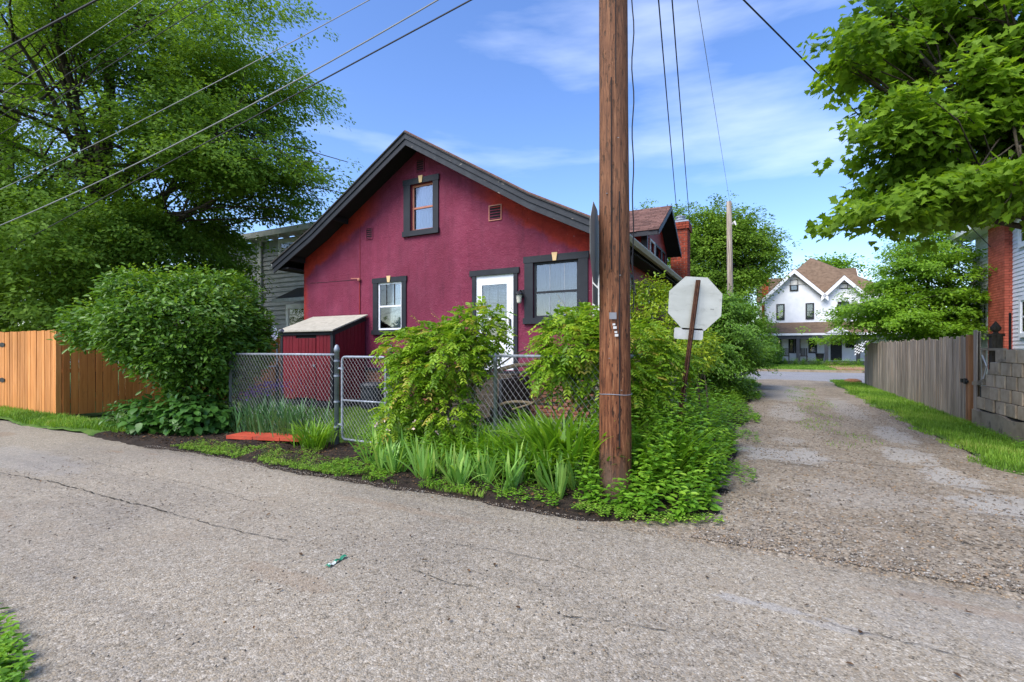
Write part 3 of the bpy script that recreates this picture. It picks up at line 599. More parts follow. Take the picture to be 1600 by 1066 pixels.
def fdrive(r, n):
    v = 3.85+(r.random(n)**1.8)*11; u = -.5+r.random(n)*6; k = np.array([glo(b) < a < ghi(b)+.03 for a, b in zip(u, v)])
    u, v = u[k], v[k]; z = np.array([zg(a, b) for a, b in zip(u, v)]); return np.stack([u, v, z+.003], 1)
stones('loose_gravel', 42000, fdrive, .004, .017, 5, kind='stuff', label='loose brown and grey gravel on the side drive', cat='gravel')
def fedge(r, n):
    u = -8+r.random(n)*14; v = 3.86-np.abs(r.normal(scale=.12, size=n)); v = np.where(r.random(n) < .45, .6+3.2*r.random(n), v); v = np.where(r.random(n) < .2, 2.55+.05*u+r.normal(scale=.3, size=n), v); v = np.minimum(v, 3.9)
    return np.stack([u, v, .004+0*u], 1)
stones('loose_chips', 16000, fedge, .003, .009, 6, kind='stuff', label='small loose stone chips scattered over the asphalt alley', cat='stone chips')
# dead leaves and bits on the asphalt
r = rng_(9); n = 150; u = -9+r.random(n)*13; v = .6+3.4*r.random(n)**.6
link_leaf('leaf_litter', leaf_mesh('leaf_litter', M['litter'], np.stack([u, v, .014+0*u], 1), np.c_[r.normal(size=(n, 2)), np.zeros(n)], np.c_[r.normal(scale=.2, size=(n, 2)), np.ones(n)], .015+.03*r.random(n), r.random(n), 'oval'),
          kind='stuff', label='dark dead leaves and twigs scattered on the asphalt', cat='leaf litter')
n = 5200; u = -9.8+r.random(n)*9.3; v = 3.9+1.4*r.random(n)
k = np.array([bedlo(a) < b for a, b in zip(u, v)]); u, v = u[k], v[k]; n = len(u)
link_leaf('mulch_chips', leaf_mesh('mulch_chips', M['litter'], np.stack([u, v, np.array([zs(a, b)*min(1, max(.12, (b-bedlo(a))*4)) for a, b in zip(u, v)])+.012], 1), r.normal(size=(n, 3))*np.array([1, 1, .3]), np.c_[r.normal(scale=.5, size=(n, 2)), np.ones(n)], .02+.04*r.random(n), r.random(n), 'dia', .6),
          kind='stuff', label='dark shredded mulch in the planting bed', cat='mulch')

# ------------------------------------------------------------------ the maroon house
WV = 8.9; UL, UR = -10.91, -2.79; RID = -7.0
def rooftop(du): return 6.19-.6*min(du, 3.0)-.5*max(0, du-3.0)
house = root('maroon_house', (RID, WV, 0), 'maroon stucco house with black trim, steep front gable and red dormer', 'house')
def wallcols(mb, us, holes, top, v0f, thick, zb):
    us = sorted(set(us+[h[0] for h in holes]+[h[1] for h in holes]))
    for a, b in zip(us[:-1], us[1:]):
        if b-a < 1e-4: continue
        m_ = (a+b)/2; zi = [zb]; hs_ = sorted([h for h in holes if h[0] < m_ < h[1]], key=lambda h: h[2]); v0 = v0f(m_)
        lo = zb
        for h in hs_+[None]:
            if h is None: pts = [(a, lo), (b, lo), (b, top(b)), (a, top(a))]
            else: pts = [(a, lo), (b, lo), (b, h[2]), (a, h[2])]; lo = h[3]
            mb.pv(pts, v0, v0+thick)
def uz(px0, py0, px1, py1, v=WV):       # rectangle on the gable wall from the photo
    a = WP(px0, py1, v); b = WP(px1, py0, v); return a[0], b[0]
SMALL = (-8.30, -7.56, 1.86, 2.99); ATTIC = (-7.31, -6.66, 4.13, 5.20); DOOR = (-5.51, -4.60, .97, 2.96); BIGW = (-4.16, -3.20, 2.03, 3.14)
PROUD = -6.12
wtop = lambda u: rooftop(abs(u-RID))-.16
mb = MB(); wallcols(mb, [UL, PROUD, RID, RID-3, RID+3, UR], [SMALL, ATTIC, DOOR, BIGW], wtop, lambda u: WV-(.025 if u > PROUD else 0), .22, .93)
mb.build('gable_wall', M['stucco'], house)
mb = MB(); mb.box(UL, UL+.2, WV+.222, 20.2, .93, 3.85); mb.box(UL, UR, 20.2, 20.4, .0, 3.85); mb.build('rear_wall', M['stucco'], house)
# side wall with window openings on the drive side
SW = [(9.75, 10.45, 1.75, 3.05), (10.65, 11.35, 1.75, 3.05), (13.0, 13.9, 1.75, 3.05)]
mb = MB()
vs_ = sorted(set([WV+.222, 20.2]+[a for s in SW for a in s[:2]]))
for a, b in zip(vs_[:-1], vs_[1:]):
    h = [s for s in SW if s[0] < (a+b)/2 < s[1]]
    if h: mb.box(UR-.2, UR, a, b, .93, h[0][2]); mb.box(UR-.2, UR, a, b, h[0][3], 3.42)
    else: mb.box(UR-.2, UR, a, b, .93, 3.42)
mb.build('side_wall', M['redpaint'], house)
for s in SW:
    mb = MB(); t_ = .07
    mb.box(UR+.003, UR+.04, s[0]-t_, s[0], s[2]-t_, s[3]+t_); mb.box(UR+.003, UR+.04, s[1], s[1]+t_, s[2]-t_, s[3]+t_)
    mb.box(UR+.003, UR+.04, s[0], s[1], s[3], s[3]+t_); mb.box(UR+.003, UR+.06, s[0], s[1], s[2]-t_, s[2]); wn = mb.build('window', M['charcoal'], house)
    mb = MB(); w_ = .045; z1 = (s[2]+s[3])/2
    for a, b, c, d in ((s[0], s[0]+w_, s[2], s[3]), (s[1]-w_, s[1], s[2], s[3]), (s[0]+w_, s[1]-w_, s[2], s[2]+w_), (s[0]+w_, s[1]-w_, s[3]-w_, s[3]), (s[0]+w_, s[1]-w_, z1-.02, z1+.02)): mb.box(UR-.05, UR-.02, a, b, c, d)
    mb.build('sash', M['white'], wn); mb = MB(); mb.box(UR-.042, UR-.036, s[0]+w_, s[1]-w_, s[2]+w_, s[3]-w_); mb.build('glass', M['glass'], wn)
    mb = MB(); mb.box(UR-.19, UR-.17, s[0], s[1], s[2], s[3]); mb.build('curtain', M['curtain'], wn)
# foundation with bricks
mb = MB(); mb.box(UL+.03, UR-.03, WV+.05, WV+.25, -.1, .93); mb.box(UR-.25, UR-.03, WV+.25, 20.2, -.1, .93); mb.box(UL+.03, UL+.25, WV+.25, 20.2, -.1, .93); fnd = mb.build('foundation', M['mortar'], house)
bm_ = MB(); bm_.cbox(-.1, .1, -.05, .05, -.0285, .0285, .004); bo = bm_.build('brick', M['brick'], fnd); bme = bo.data
bpy.data.objects.remove(bo); off = np.array([RID, WV, 0])
bme2 = bpy.data.meshes.new('brick'); tmp = [(v.co.x+off[0], v.co.y+off[1], v.co.z+off[2]) for v in bme.vertices]
bme2.from_pydata(tmp, [], [tuple(p.vertices) for p in bme.polygons]); bme2.materials.append(M['brick']); cnt = 0; stf = MB()
for row in range(13):
    z = .04+row*.0705; x = UL+.1+(row % 2)*.107
    while x < UR-.12:
        if -6.2 < x and cnt < 200 and z > .3: link_mesh('brick', bme2, (x-RID, .035+random.uniform(-.003, .003), z), (0, 0, random.uniform(-.01, .01)), fnd); cnt += 1
        else: stf.box(x-.1, x+.1, WV-.01, WV+.06, z-.0285, z+.0285)
        x += .214
for row in range(13):
    z = .04+row*.0705; x = WV+.2+(row % 2)*.107
    while x < 20: stf.box(UR-.08, UR+.005, x, x+.2, z-.0285, z+.0285); x += .214
stf.build('bricks', M['brick_old'], fnd, kind='stuff')
mb = MB(); mb.box(-8.1, -7.3, WV-.02, WV+.03, .35, .80); mb.build('basement_vent', M['interior'], house)
mb = MB(); mb.box(UL-.01, UR+.01, WV-.045, WV+.0, .90, .955); mb.build('sill_band', M['charcoal'], house)
# corner board
mb = MB(); mb.box(UR-.13, UR+.018, WV-.052, WV-.028, .96, 3.50); mb.box(UR+.002, UR+.018, WV-.028, WV+.1, .96, 3.3); mb.build('corner_board', M['white_worn'], house)
# roof
VF = 8.37; VB = 20.7
def roofprof(sgn, e, zo, th):      # (u,z) profile, sgn side, e eave distance
    a = [(RID, 6.19+zo), (RID+sgn*3.0, rooftop(3.0)+zo), (RID+sgn*e, rooftop(e)+zo)]
    b = [(x, z-th) for x, z in a[::-1]]; return a+b
eL, eR = 4.43, 4.62
mb = MB(); mb.pv(roofprof(-1, eL, 0, .035), VF-.05, VB); mb.pv([(x+1e-4, z) for x, z in roofprof(1, eR, 0, .035)], VF-.05, VB); mb.build('roof', M['shingle'], house)
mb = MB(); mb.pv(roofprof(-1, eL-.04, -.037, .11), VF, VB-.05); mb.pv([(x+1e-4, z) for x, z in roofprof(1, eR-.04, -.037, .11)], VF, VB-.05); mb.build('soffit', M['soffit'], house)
for sg, e in ((-1, eL-.02), (1, eR-.02)):
    mb = MB(); mb.pv(roofprof(sg, e, -.036-.001*sg, .15), VF-.055, VF-.002); mb.build('rake_board', M['charcoal_worn'] if sg > 0 else M['charcoal'], house)
    mb = MB(); mb.pv(roofprof(sg, e-.03, -.19-.001*sg, .13), VF-.03, VF-.001); mb.build('rake_board', M['charcoal_worn'] if sg > 0 else M['charcoal'], house)
    mb = MB(); mb.pv(roofprof(sg, e+.01, -.034-.001*sg, .03), VF-.085, VF-.056); mb.build('drip_edge', M['shingle_dark'], house)
for ub in (UL+.05, -9.3, -4.7, UR-.05):       # rafter tails under the rake
    z = rooftop(abs(ub-RID))-.15
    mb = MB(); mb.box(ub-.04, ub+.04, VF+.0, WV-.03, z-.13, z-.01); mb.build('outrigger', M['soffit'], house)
# eaves: gutters
ug = RID+eR; zgut = rooftop(eR)
mb = MB(); mb.pv([(ug-.01, zgut-.02), (ug+.11, zgut-.02), (ug+.11, zgut-.05), (ug+.07, zgut-.13), (ug-.01, zgut-.13)], VF+.02, VB); mb.build('gutter', M['gutter'], house)
ul = RID-eL; zl = rooftop(eL)
mb = MB(); mb.pv([(ul+.01, zl-.02), (ul-.1, zl-.02), (ul-.1, zl-.06), (ul-.06, zl-.12), (ul+.01, zl-.12)], VF+.02, VB); mb.build('gutter', M['white_worn'], house)
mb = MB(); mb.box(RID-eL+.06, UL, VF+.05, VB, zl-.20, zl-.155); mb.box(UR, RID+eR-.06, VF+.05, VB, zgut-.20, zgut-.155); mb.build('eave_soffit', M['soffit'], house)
# windows on the gable
def gwin(o, trim, ext, sashm, glass_rec, rails, curt, key=True, mull=()):
    u0, u1, z0, z1 = o; tl, tr, tt, tb = trim; vf = WV-(.025 if u0 > PROUD else 0)
    mb = MB(); f0, f1 = vf-.035, vf-.003
    mb.box(u0-tl, u0, f0, f1, z0, z1); mb.box(u1, u1+tr, f0, f1, z0, z1); mb.box(u0-tl-ext, u1+tr+ext, f0-.008, f1, z1, z1+tt); mb.box(u0-tl-ext, u1+tr+ext, f0-.03, f1, z0-tb, z0)
    wn = mb.build('window', M['charcoal'], house)
    g = vf+glass_rec; w_ = .045; mb = MB()
    mb.box(u0, u0+w_, g, g+.04, z0, z1); mb.box(u1-w_, u1, g, g+.04, z0, z1); mb.box(u0+w_, u1-w_, g, g+.04, z0, z0+w_); mb.box(u0+w_, u1-w_, g, g+.04, z1-w_, z1)
    for zz in rails: mb.box(u0+w_, u1-w_, g-.005, g+.04, z0+(z1-z0)*zz-.02, z0+(z1-z0)*zz+.02)
    mb.build('sash', M[sashm], wn)
    if mull:
        mb = MB()
        hw = .006 if sashm == 'charcoal' else .011
        for (t_, a, b) in mull: x = u0+(u1-u0)*t_; mb.box(x-hw, x+hw, g+.012, g+.03, z0+(z1-z0)*a+.02, z0+(z1-z0)*b-.02)
        mb.build('muntins', M['galv' if sashm == 'charcoal' else 'black_frame'], wn)
    mb = MB(); mb.box(u0+w_, u1-w_, g+.018, g+.022, z0+w_, z1-w_); mb.build('glass', M['glass'], wn)
    mb = MB(); nf = 26; pts = [(u0+(u1-u0)*i/nf, g+.10+.018*math.sin(i*1.9)+.008*math.sin(i*4.1)) for i in range(nf+1)]
    vs = [(x, y, z) for x, y in pts for z in (z0, z1)]; mb.add(vs, [(2*i, 2*i+2, 2*i+3, 2*i+1) for i in range(nf)]); mb.build('curtain', M[curt], wn)
    mb = MB(); mb.box(u0-.02, u1+.02, g+.19, g+.2, z0-.02, z1+.02); mb.build('dark_interior', M['interior'], wn)
    if key:
        c = (u0+u1)/2; mb = MB(); mb.pv([(c-.035, z1+.0), (c+.035, z1+.0), (c+.06, z1+tt+.03), (c-.06, z1+tt+.03)], f0-.03, f0-.009); mb.build('keystone', M['keystone'], wn)
    return wn
gwin(SMALL, (.15, .13, .12, .11), .02, 'white', .0, (.5,), 'curtain', mull=((.33, .5, 1), (.66, .5, 1)))
gwin(ATTIC, (.19, .15, .13, .12), .02, 'peach', .06, (.5,), 'curtain')
gwin(BIGW, (.19, .19, .13, .12), .02, 'charcoal', .02, (.46,), 'curtain_grey', mull=((.36, 0, 1), (.68, 0, 1)))
# door
u0, u1, z0, z1 = DOOR; vf = WV-.025
mb = MB(); mb.box(u0-.09, u0, vf-.035, vf-.003, z0, z1); mb.box(u1, u1+.09, vf-.035, vf-.003, z0, z1); mb.box(u0-.15, u1+.13, vf-.045, vf-.003, z1, z1+.12); door = mb.build('door', M['charcoal'], house)
g = vf+.0; mb = MB(); gu0, gu1, gz0, gz1 = u0+.14, u1-.17, z0+.62, z1-.2
mb.box(u0, gu0, g, g+.05, z0, z1); mb.box(gu1, u1, g, g+.05, z0, z1); mb.box(gu0, gu1, g, g+.05, z0, gz0); mb.box(gu0, gu1, g, g+.05, gz1, z1)
mb.box(gu0, gu1, g+.005, g+.045, z0+1.05, z0+1.09); mb.build('storm_door', M['white'], door)
mb = MB(); mb.box(gu0, gu1, g+.02, g+.024, gz0, gz1); mb.build('glass', M['glass'], door)
mb = MB()
for t_ in (.28, .62, .96): x = gu0+(gu1-gu0)*t_; mb.box(x-.014, x+.014, g+.027, g+.045, gz0, gz1)
for t_ in (0.02, .33, .66, .97): zz = gz0+(gz1-gz0)*t_; mb.box(gu0, gu1, g+.03, g+.042, zz-.014, zz+.014)
mb.build('muntins', M['black_frame'], door)
mb = MB()
for i in range(36): zz = gz0+i*(gz1-gz0)/36; mb.add([(gu0, g+.10, zz), (gu1, g+.10, zz), (gu1, g+.125, zz+.03), (gu0, g+.125, zz+.03)], [(0, 1, 2, 3)])
mb.build('blind', M['curtain'], door); mb = MB(); mb.box(gu0-.05, gu1+.05, g+.2, g+.21, gz0, gz1); mb.build('dark_interior', M['interior'], door)
mb = MB(); mb.box(u1-.10, u1-.07, g-.035, g-.002, z0+.86, z0+1.06); mb.tube([(u1-.085, g-.03, z0+.9), (u1-.13, g-.055, z0+.92)], .008, 6); mb.build('handle', M['black_metal'], door)
mb = MB()
for k_ in range(5): mb.cbox(u0-.1, u1+.15, WV-.42-.28*k_, WV-.14-.28*k_+.02*(k_ == 0), -.05, .92-.18*k_-.02, .01)
mb.build('door_steps', M['bark'], house)
mb = MB(); mb.box(u1+.3, u1+.36, WV-1.2, WV-.05, -.02, .86); mb.build('step_side', M['charcoal'], house)
# wall lamp
lu, lz = WP(814, 464, WV-.03); lu += .02
lamp = MB(); lamp.box(lu-.05, lu+.05, vf-.02, vf-.001, lz-.02, lz+.14); lamp.tube([(lu, vf-.02, lz+.1), (lu, vf-.10, lz+.13), (lu, vf-.13, lz+.08)], .012, 6); lamp.lathe((lu, vf-.13, lz+.0), [(.03, .10), (.085, .06), (.09, .03), (.06, .03)], 10)
lo_ = lamp.build('wall_lamp', M['charcoal'], house); lamp = MB(); lamp.lathe((lu, vf-.13, lz-.14), [(.035, 0), (.045, .02), (.06, .165)], 10); lamp.build('lamp_shade', M['glow_glass'], lo_)
# louvred vents
for (px, py, w_, h_) in ((657, 259, .2, .26), (577.5, 365, .19, .25), (775, 333, .27, .29)):
    cu, cz = WP(px, py, WV); vv = WV-(.025 if cu > PROUD else 0)
    mb = MB(); t_ = .02; mb.box(cu-w_/2-t_, cu-w_/2, vv-.02, vv-.001, cz-h_/2-t_, cz+h_/2+t_); mb.box(cu+w_/2, cu+w_/2+t_, vv-.02, vv-.001, cz-h_/2-t_, cz+h_/2+t_)
    mb.box(cu-w_/2, cu+w_/2, vv-.02, vv-.001, cz-h_/2-t_, cz-h_/2); mb.box(cu-w_/2, cu+w_/2, vv-.02, vv-.001, cz+h_/2, cz+h_/2+t_); ve = mb.build('vent', M['peach'] if px == 775 else M['stucco'], house)
    mb = MB(); mb.box(cu-w_/2, cu+w_/2, vv-.004, vv-.001, cz-h_/2, cz+h_/2); mb.build('vent_back', M['interior'], ve)
    for i in range(5):
        zz = cz-h_/2+(i+.25)*h_/5; mb = MB(); mb.prism([(cu-w_/2, vv-.02, zz), (cu-w_/2, vv-.008, zz+.010), (cu-w_/2, vv-.008, zz+.020), (cu-w_/2, vv-.02, zz+.012)], (w_, 0, 0)); mb.build('louvre', M['stucco'], ve)
# conduit and cable on the wall
ju, jz = WP(563, 437, WV); cu0, cz0 = WP(485, 437, WV)
mb = MB(); mb.tube([(ju, WV-.018, 1.9), (ju, WV-.018, jz)], .011, 6); mb.tube([(ju, WV-.014, jz), (ju, WV-.014, WP(563, 336, WV)[1])], .004, 5); mb.build('conduit', M['redpaint'], house)
mb = MB(); mb.lathe((ju, WV-.05, jz-.04), [(.03, 0), (.04, .03), (.03, .07)], 8); mb.tube([(ju, WV-.04, jz+.02), (ju-.22, WV-.09, jz+.03)], .012, 5); mb.build('spigot', M['peach'], house)
mb = MB(); mb.tube([(ju, WV-.006, jz), (cu0, WV-.006, jz+.02)], .005, 4); mb.build('cable', M['wire'], house)
# dormer (gable facing the drive)
DV0, DV1, DR, ZE, ZR = 12.66, 16.3, 14.5, 4.46, 5.53; ZW = ZE-.05
mb = MB(); mb.box(-5.6, UR-.06, 13.06, 13.16, 3.6, ZW+.1); mb.box(-5.6, UR-.06, 15.8, 15.9, 3.6, ZW+.1)
dorm = mb.build('dormer', M['soffit'], house)
for i in range(7):                                                # red lap boards on the near cheek
    z = 3.62+i*.125; mb = MB(); mb.pu([(13.03, z), (13.06, z), (13.06, z+.12), (13.05, z+.12)], -5.2, UR-.16); mb.build('lap_board', M['redpaint'], dorm)
wn_ = [(13.42, 13.95), (14.12, 14.88), (15.05, 15.5)]
mb = MB(); prev = 13.06
for a, b in wn_: mb.box(UR-.1, UR-.02, prev, a, 3.62, ZW); prev = b
mb.box(UR-.1, UR-.02, prev, 15.9, 3.62, ZW)
for a, b in wn_: mb.box(UR-.1, UR-.02, a, b, 3.62, 3.78); mb.box(UR-.1, UR-.02, a, b, 4.36, ZW)
mb.prism([(UR-.1, 13.06, ZW), (UR-.1, 15.9, ZW), (UR-.1, DR, ZR-.14)], (.08, 0, 0)); mb.build('dormer_front', M['redpaint'], dorm)
mb = MB(); mb.box(UR-.16, UR-.0, 13.0, 13.10, 3.62, ZW); mb.box(UR-.018, UR, 15.82, 15.92, 3.62, ZW); mb.build('corner_board', M['charcoal'], dorm)
for a, b in wn_:
    mb = MB(); x0 = UR-.018; mb.box(x0, x0+.03, a-.07, a, 3.74, 4.4); mb.box(x0, x0+.03, b, b+.07, 3.74, 4.4); mb.box(x0, x0+.03, a, b, 4.34, 4.4); mb.box(x0, x0+.03, a, b, 3.74, 3.8); mb.box(x0-.03, x0-.01, a, b, 4.05, 4.09)
    d_ = mb.build('dormer_window', M['white_worn'] if a < 14 else M['charcoal'], dorm)
    mb = MB(); mb.box(x0-.04, x0-.035, a, b, 3.8, 4.34); ob = mb.build('pane', M['glass'], dorm); mb = MB(); mb.box(x0-.1, x0-.09, a, b, 3.75, 4.4); mb.build('dark_interior', M['interior'], dorm)
UE = -2.42
def slope(v0, z0, v1, z1, u0, u1, th): return [(v0, z0), (v1, z1), (v1, z1-th), (v0, z0-th)]
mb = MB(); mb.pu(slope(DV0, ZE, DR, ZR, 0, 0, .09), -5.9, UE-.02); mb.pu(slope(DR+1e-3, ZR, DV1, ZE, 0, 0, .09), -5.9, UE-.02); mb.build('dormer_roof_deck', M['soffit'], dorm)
def shingles(name, mat, parent, o, du, dv, nrow, ncol, nrm, expo, seed, kind='stuff'):
    """tabs on a plane: o lower-left corner, du along the row (full length), dv up the slope"""
    rr = random.Random(seed); o = np.array(o, float); du = np.array(du, float); dv = np.array(dv, float); nrm = np.array(nrm, float); nrm /= np.linalg.norm(nrm); mb = MB()
    for i in range(nrow):
        x = -rr.random()/ncol
        while x < 1:
            w_ = (1+rr.uniform(-.25, .25))/ncol; a, b = max(0, x), min(1, x+w_*.975)
            if b > a+.002:
                lo = i/nrow-rr.uniform(0, .012); hi = min(1, (i+1.15)/nrow); lift = .008+rr.random()*.004
                p = [o+du*a+dv*lo+nrm*lift, o+du*b+dv*lo+nrm*lift, o+du*b+dv*hi+nrm*.002, o+du*a+dv*hi+nrm*.002]
                q = [o+du*a+dv*lo, o+du*b+dv*lo]; mb.add(p+q, [(0, 1, 2, 3), (4, 5, 1, 0)])
            x += w_
    return mb.build(name, mat, parent, kind=kind)
nz = (0, -(ZR-ZE), DR-DV0)
shingles('shingles', M['shingle'], dorm, (-5.9, DV0-.03, ZE-.012), (UE+5.9, 0, 0), (0, DR-DV0+.03, ZR-ZE+.015), 15, 12, nz, .14, 4)
shingles('shingles', M['shingle'], dorm, (-5.9, DV1+.03, ZE-.012), (UE+5.9, 0, 0), (0, DR-DV1-.03, ZR-ZE+.015), 15, 12, (0, ZR-ZE, DR-DV0), .14, 5)
for sg in (0, 1):
    a, b = ((DV0, DR), (DV1, DR))[sg]
    mb = MB(); mb.prism([(UE-.02, a, ZE-.005), (UE-.02, b, ZR-.005), (UE-.02, b, ZR-.14), (UE-.02, a, ZE-.14)], (.03+.001*sg, 0, 0)); mb.build('rake_board', M['charcoal'], dorm)
mb = MB(); mb.box(-5.4, UE-.03, DV0-.02, DV0+.01, ZE-.14, ZE-.02); mb.build('fascia', M['charcoal'], dorm)
# chimney with real bricks (joined; each is only a few pixels)
def chimney(name, parent, u0, u1, v0, v1, z0, z1, core, bmat, cap=.05, own=None, ru=.215, rz=.075):
    mb = MB(); mb.box(u0+.012, u1-.012, v0+.012, v1-.012, z0, z1-.02); ch = mb.build(name, core, parent)
    st = MB(); nr = int((z1-z0)/rz)
    for i in range(nr):
        z = z0+i*rz; e = cap if i >= nr-3 else 0; h_ = rz*.84
        for axis in (0, 1):
            a0, a1 = (u0, u1) if axis == 0 else (v0, v1); x = a0-e-(i % 2)*ru/2
            while x < a1+e:
                p, q = max(x, a0-e), min(x+ru*.94, a1+e)
                if q-p > .02:
                    if axis == 0: st.box(p, q, v0-e, v0-e+.05, z, z+h_); st.box(p, q, v1+e-.05, v1+e, z, z+h_)
                    else: st.box(u0-e-.001, u0-e+.05, p+.001, q-.001, z, z+h_); st.box(u1+e-.05, u1+e+.001, p+.001, q-.001, z, z+h_)
                x += ru
    st.build('bricks', bmat, ch, kind='stuff'); return ch
chm = chimney('chimney', house, -2.80, -2.28, 16.6, 17.3, 3.0, 5.55, M['mortar'], M['brick_t'])
mb = MB(); mb.box(-2.84, -2.24, 16.56, 17.34, 5.55, 5.60); mb.lathe((-2.54, 16.95, 5.6), [(.13, 0), (.13, .08), (.17, .085), (.17, .12), (.13, .125), (.13, .18), (.16, .185), (.16, .22), (.02, .24)], 12); mb.build('chimney_cap', M['galv'], chm)

# ------------------------------------------------------------------ lean-to shed against the gable
shed = root('lean_to_shed', (-9.55, 7.85, 0), 'small crimson board lean-to shed with tan roof beside the gable window', 'shed')
SU0, SU1, SV0, SV1 = -10.46, -8.68, 7.86, WV-.04
ztf, ztb = WP(521, 519, SV0)[1], 2.22
ztf = 1.82
mb = MB(); mb.box(SU0+.03, SU1-.03, SV0+.03, SV0+.06, .1, ztf-.02); mb.prism([(SU1-.06, SV0+.06, .1), (SU1-.06, SV1, .1), (SU1-.06, SV1, ztb-.04), (SU1-.06, SV0+.06, ztf-.02)], (.03, 0, 0)); mb.prism([(SU0+.03, SV0+.06, .1), (SU0+.03, SV1, .1), (SU0+.03, SV1, ztb-.04), (SU0+.03, SV0+.06, ztf-.02)], (.03, 0, 0)); mb.build('frame', M['interior'], shed)
nb_ = 14; bw = (SU1-SU0-.16)/nb_
for i in range(nb_):
    a = SU0+.07+i*bw; mb = MB(); dd = .018 if 4 <= i <= 9 else 0
    mb.cbox(a+.004, a+bw-.004, SV0+.005-dd, SV0+.028, .22 if not dd else .26, ztf-.09 if not dd else ztf-.16, .004); mb.build('board', M['shed_red'], shed)
nb2 = 8; bw2 = (SV1-SV0-.08)/nb2
for i in range(nb2):
    a = SV0+.07+i*bw2; zt = ztf+(ztb-ztf)*(a-SV0)/(SV1-SV0)-.09; mb = MB(); zt2 = ztf+(ztb-ztf)*(a+bw2-SV0)/(SV1-SV0)-.09
    mb.prism([(SU1-.028, a+.003, .22), (SU1-.028, a+bw2-.003, .22), (SU1-.028, a+bw2-.003, zt2), (SU1-.028, a+.003, zt)], (.024, 0, 0)); mb.build('board', M['shed_red'], shed)
mb = MB(); mb.box(SU0, SU0+.08, SV0-.01, SV0+.03, 0, ztf-.08); mb.box(SU1-.08, SU1+.005, SV0-.01, SV0+.055, 0, ztf-.08); mb.box(SU0-.01, SU1+.01, SV0-.025, SV0+.02, ztf-.085, ztf-.0)
mb.box(SU0, SU1, SV0-.014, SV0+.03, -.02, .2); mb.box(SU1-.025, SU1+.01, SV0+.06, SV1, -.02, .2)
mb.prism([(SU1-.02, SV0+.02, ztf-.1), (SU1-.02, SV1, ztb-.12), (SU1-.02, SV1, ztb-.02), (SU1-.02, SV0+.02, ztf+.0)], (.03, 0, 0)); mb.build('trim', M['charcoal'], shed)
mb = MB(); mb.prism([(SU0-.06, SV0-.09, ztf-.01), (SU0-.06, SV1, ztb), (SU0-.06, SV1, ztb+.03), (SU0-.06, SV0-.09, ztf+.02)], (SU1-SU0+.14, 0, 0)); mb.build('roof', M['shed_roof'], shed)
mb = MB(); mb.box(SU0+.07+9.5*bw, SU0+.07+9.9*bw, SV0-.045, SV0-.014, 1.0, 1.05); mb.build('latch', M['galv'], shed)

# black bins by the shed
bins = MB(); bu, bv = -7.95, 8.35; bins.lathe((bu, bv, .02), [(.20, 0), (.235, .06), (.27, .52), (.295, .53), (.295, .57), (.25, .62), (.05, .64)], 16)
for k_ in range(16):
    a = 2*math.pi*k_/16; bins.box(bu+.25*math.cos(a)-.012, bu+.25*math.cos(a)+.012, bv+.25*math.sin(a)-.012, bv+.25*math.sin(a)+.012, .08, .5)
br = bins.build('garbage_bin', M['bin'], label='round dark plastic garbage bin on the lawn behind the chain-link gate', cat='bin'); 
# satellite dish
du_, dv_, dz_ = PD(419, 519, 10.4)
dr = root('satellite_dish', (du_, dv_+.25, 0), 'white satellite dish on a thin mast beside the shed and round bush', 'satellite dish')
mb = MB(); nrm = unit(np.array([.93, .12, .32])); a_ = unit(np.cross(nrm, [0, 0, 1.])); b_ = np.cross(a_, nrm); c_ = np.array([du_, dv_, dz_]); V = [c_]; n_ = 20
for k_, (rr_, dp) in enumerate(((.07, .006), (.14, .022), (.21, .05))):
    for i in range(n_): t_ = 2*math.pi*i/n_; V.append(c_+nrm*dp+rr_*(a_*math.cos(t_)+b_*math.sin(t_)))
Fs = [(0, 1+i, 1+(i+1) % n_) for i in range(n_)]+[(1+k*n_+i, 1+(k+1)*n_+i, 1+(k+1)*n_+(i+1) % n_, 1+k*n_+(i+1) % n_) for k in (0, 1) for i in range(n_)]
mb.add(V, Fs); bk = [p-nrm*.012 for p in V]; mb.add(bk, [f[::-1] for f in Fs]); mb.build('dish', M['white'], dr, smooth=True)
mb = MB(); mb.tube([c_-nrm*.015, c_-nrm*.1, (c_[0]-.05, dv_+.25, dz_-.25), (du_-.05, dv_+.25, 0)], .02, 7); mb.tube([c_-b_*.2, c_+nrm*.28-b_*.1], .01, 5); mb.build('mast', M['galv'], dr)
mb = MB(); e_ = c_+nrm*.33-b_*.1; mb.tube([e_-nrm*.05, e_+nrm*.06], [.03, .04], 8); mb.build('receiver', M['galv'], dr)

# ------------------------------------------------------------------ chain-link fence and gate
FV = 5.14; RZ = 1.32
def mesh_panel(mb, p0, p1, z0, z1, d=.075, r=.0016):
    """two crossing families of straight wires between ground points p0,p1"""
    p0 = np.array(p0, float); p1 = np.array(p1, float); Ln = np.linalg.norm(p1-p0); e = (p1-p0)/Ln; q = np.array([-e[1], e[0]])*.003; Hh = z1-z0; sl = 1.25
    run = Hh/sl; n = int((Ln+run)/d)
    for s in (1, -1):
        for i in range(n+1):
            x0 = -run+i*d; a, b = x0, x0+run; za, zb = (z0, z1) if s > 0 else (z1, z0)
            if a < 0: za = za+(zb-za)*(-a/run); a = 0
            if b > Ln: zb = za+(zb-za)*((Ln-a)/(b-a)); b = Ln
            if b-a < .01: continue
            A = p0+e*a+q*s; B = p0+e*b+q*s; mb.tube([(A[0], A[1], za), (B[0], B[1], zb)], r, 3, False)
pu = [-11.6, G(372, 672)[0], -5.60, -4.58, -2.92, -1.42]
fe = root('chain_link_fence', (-5.6, FV, 0), 'galvanised chain-link fence between the flower bed and the maroon house', 'fence')
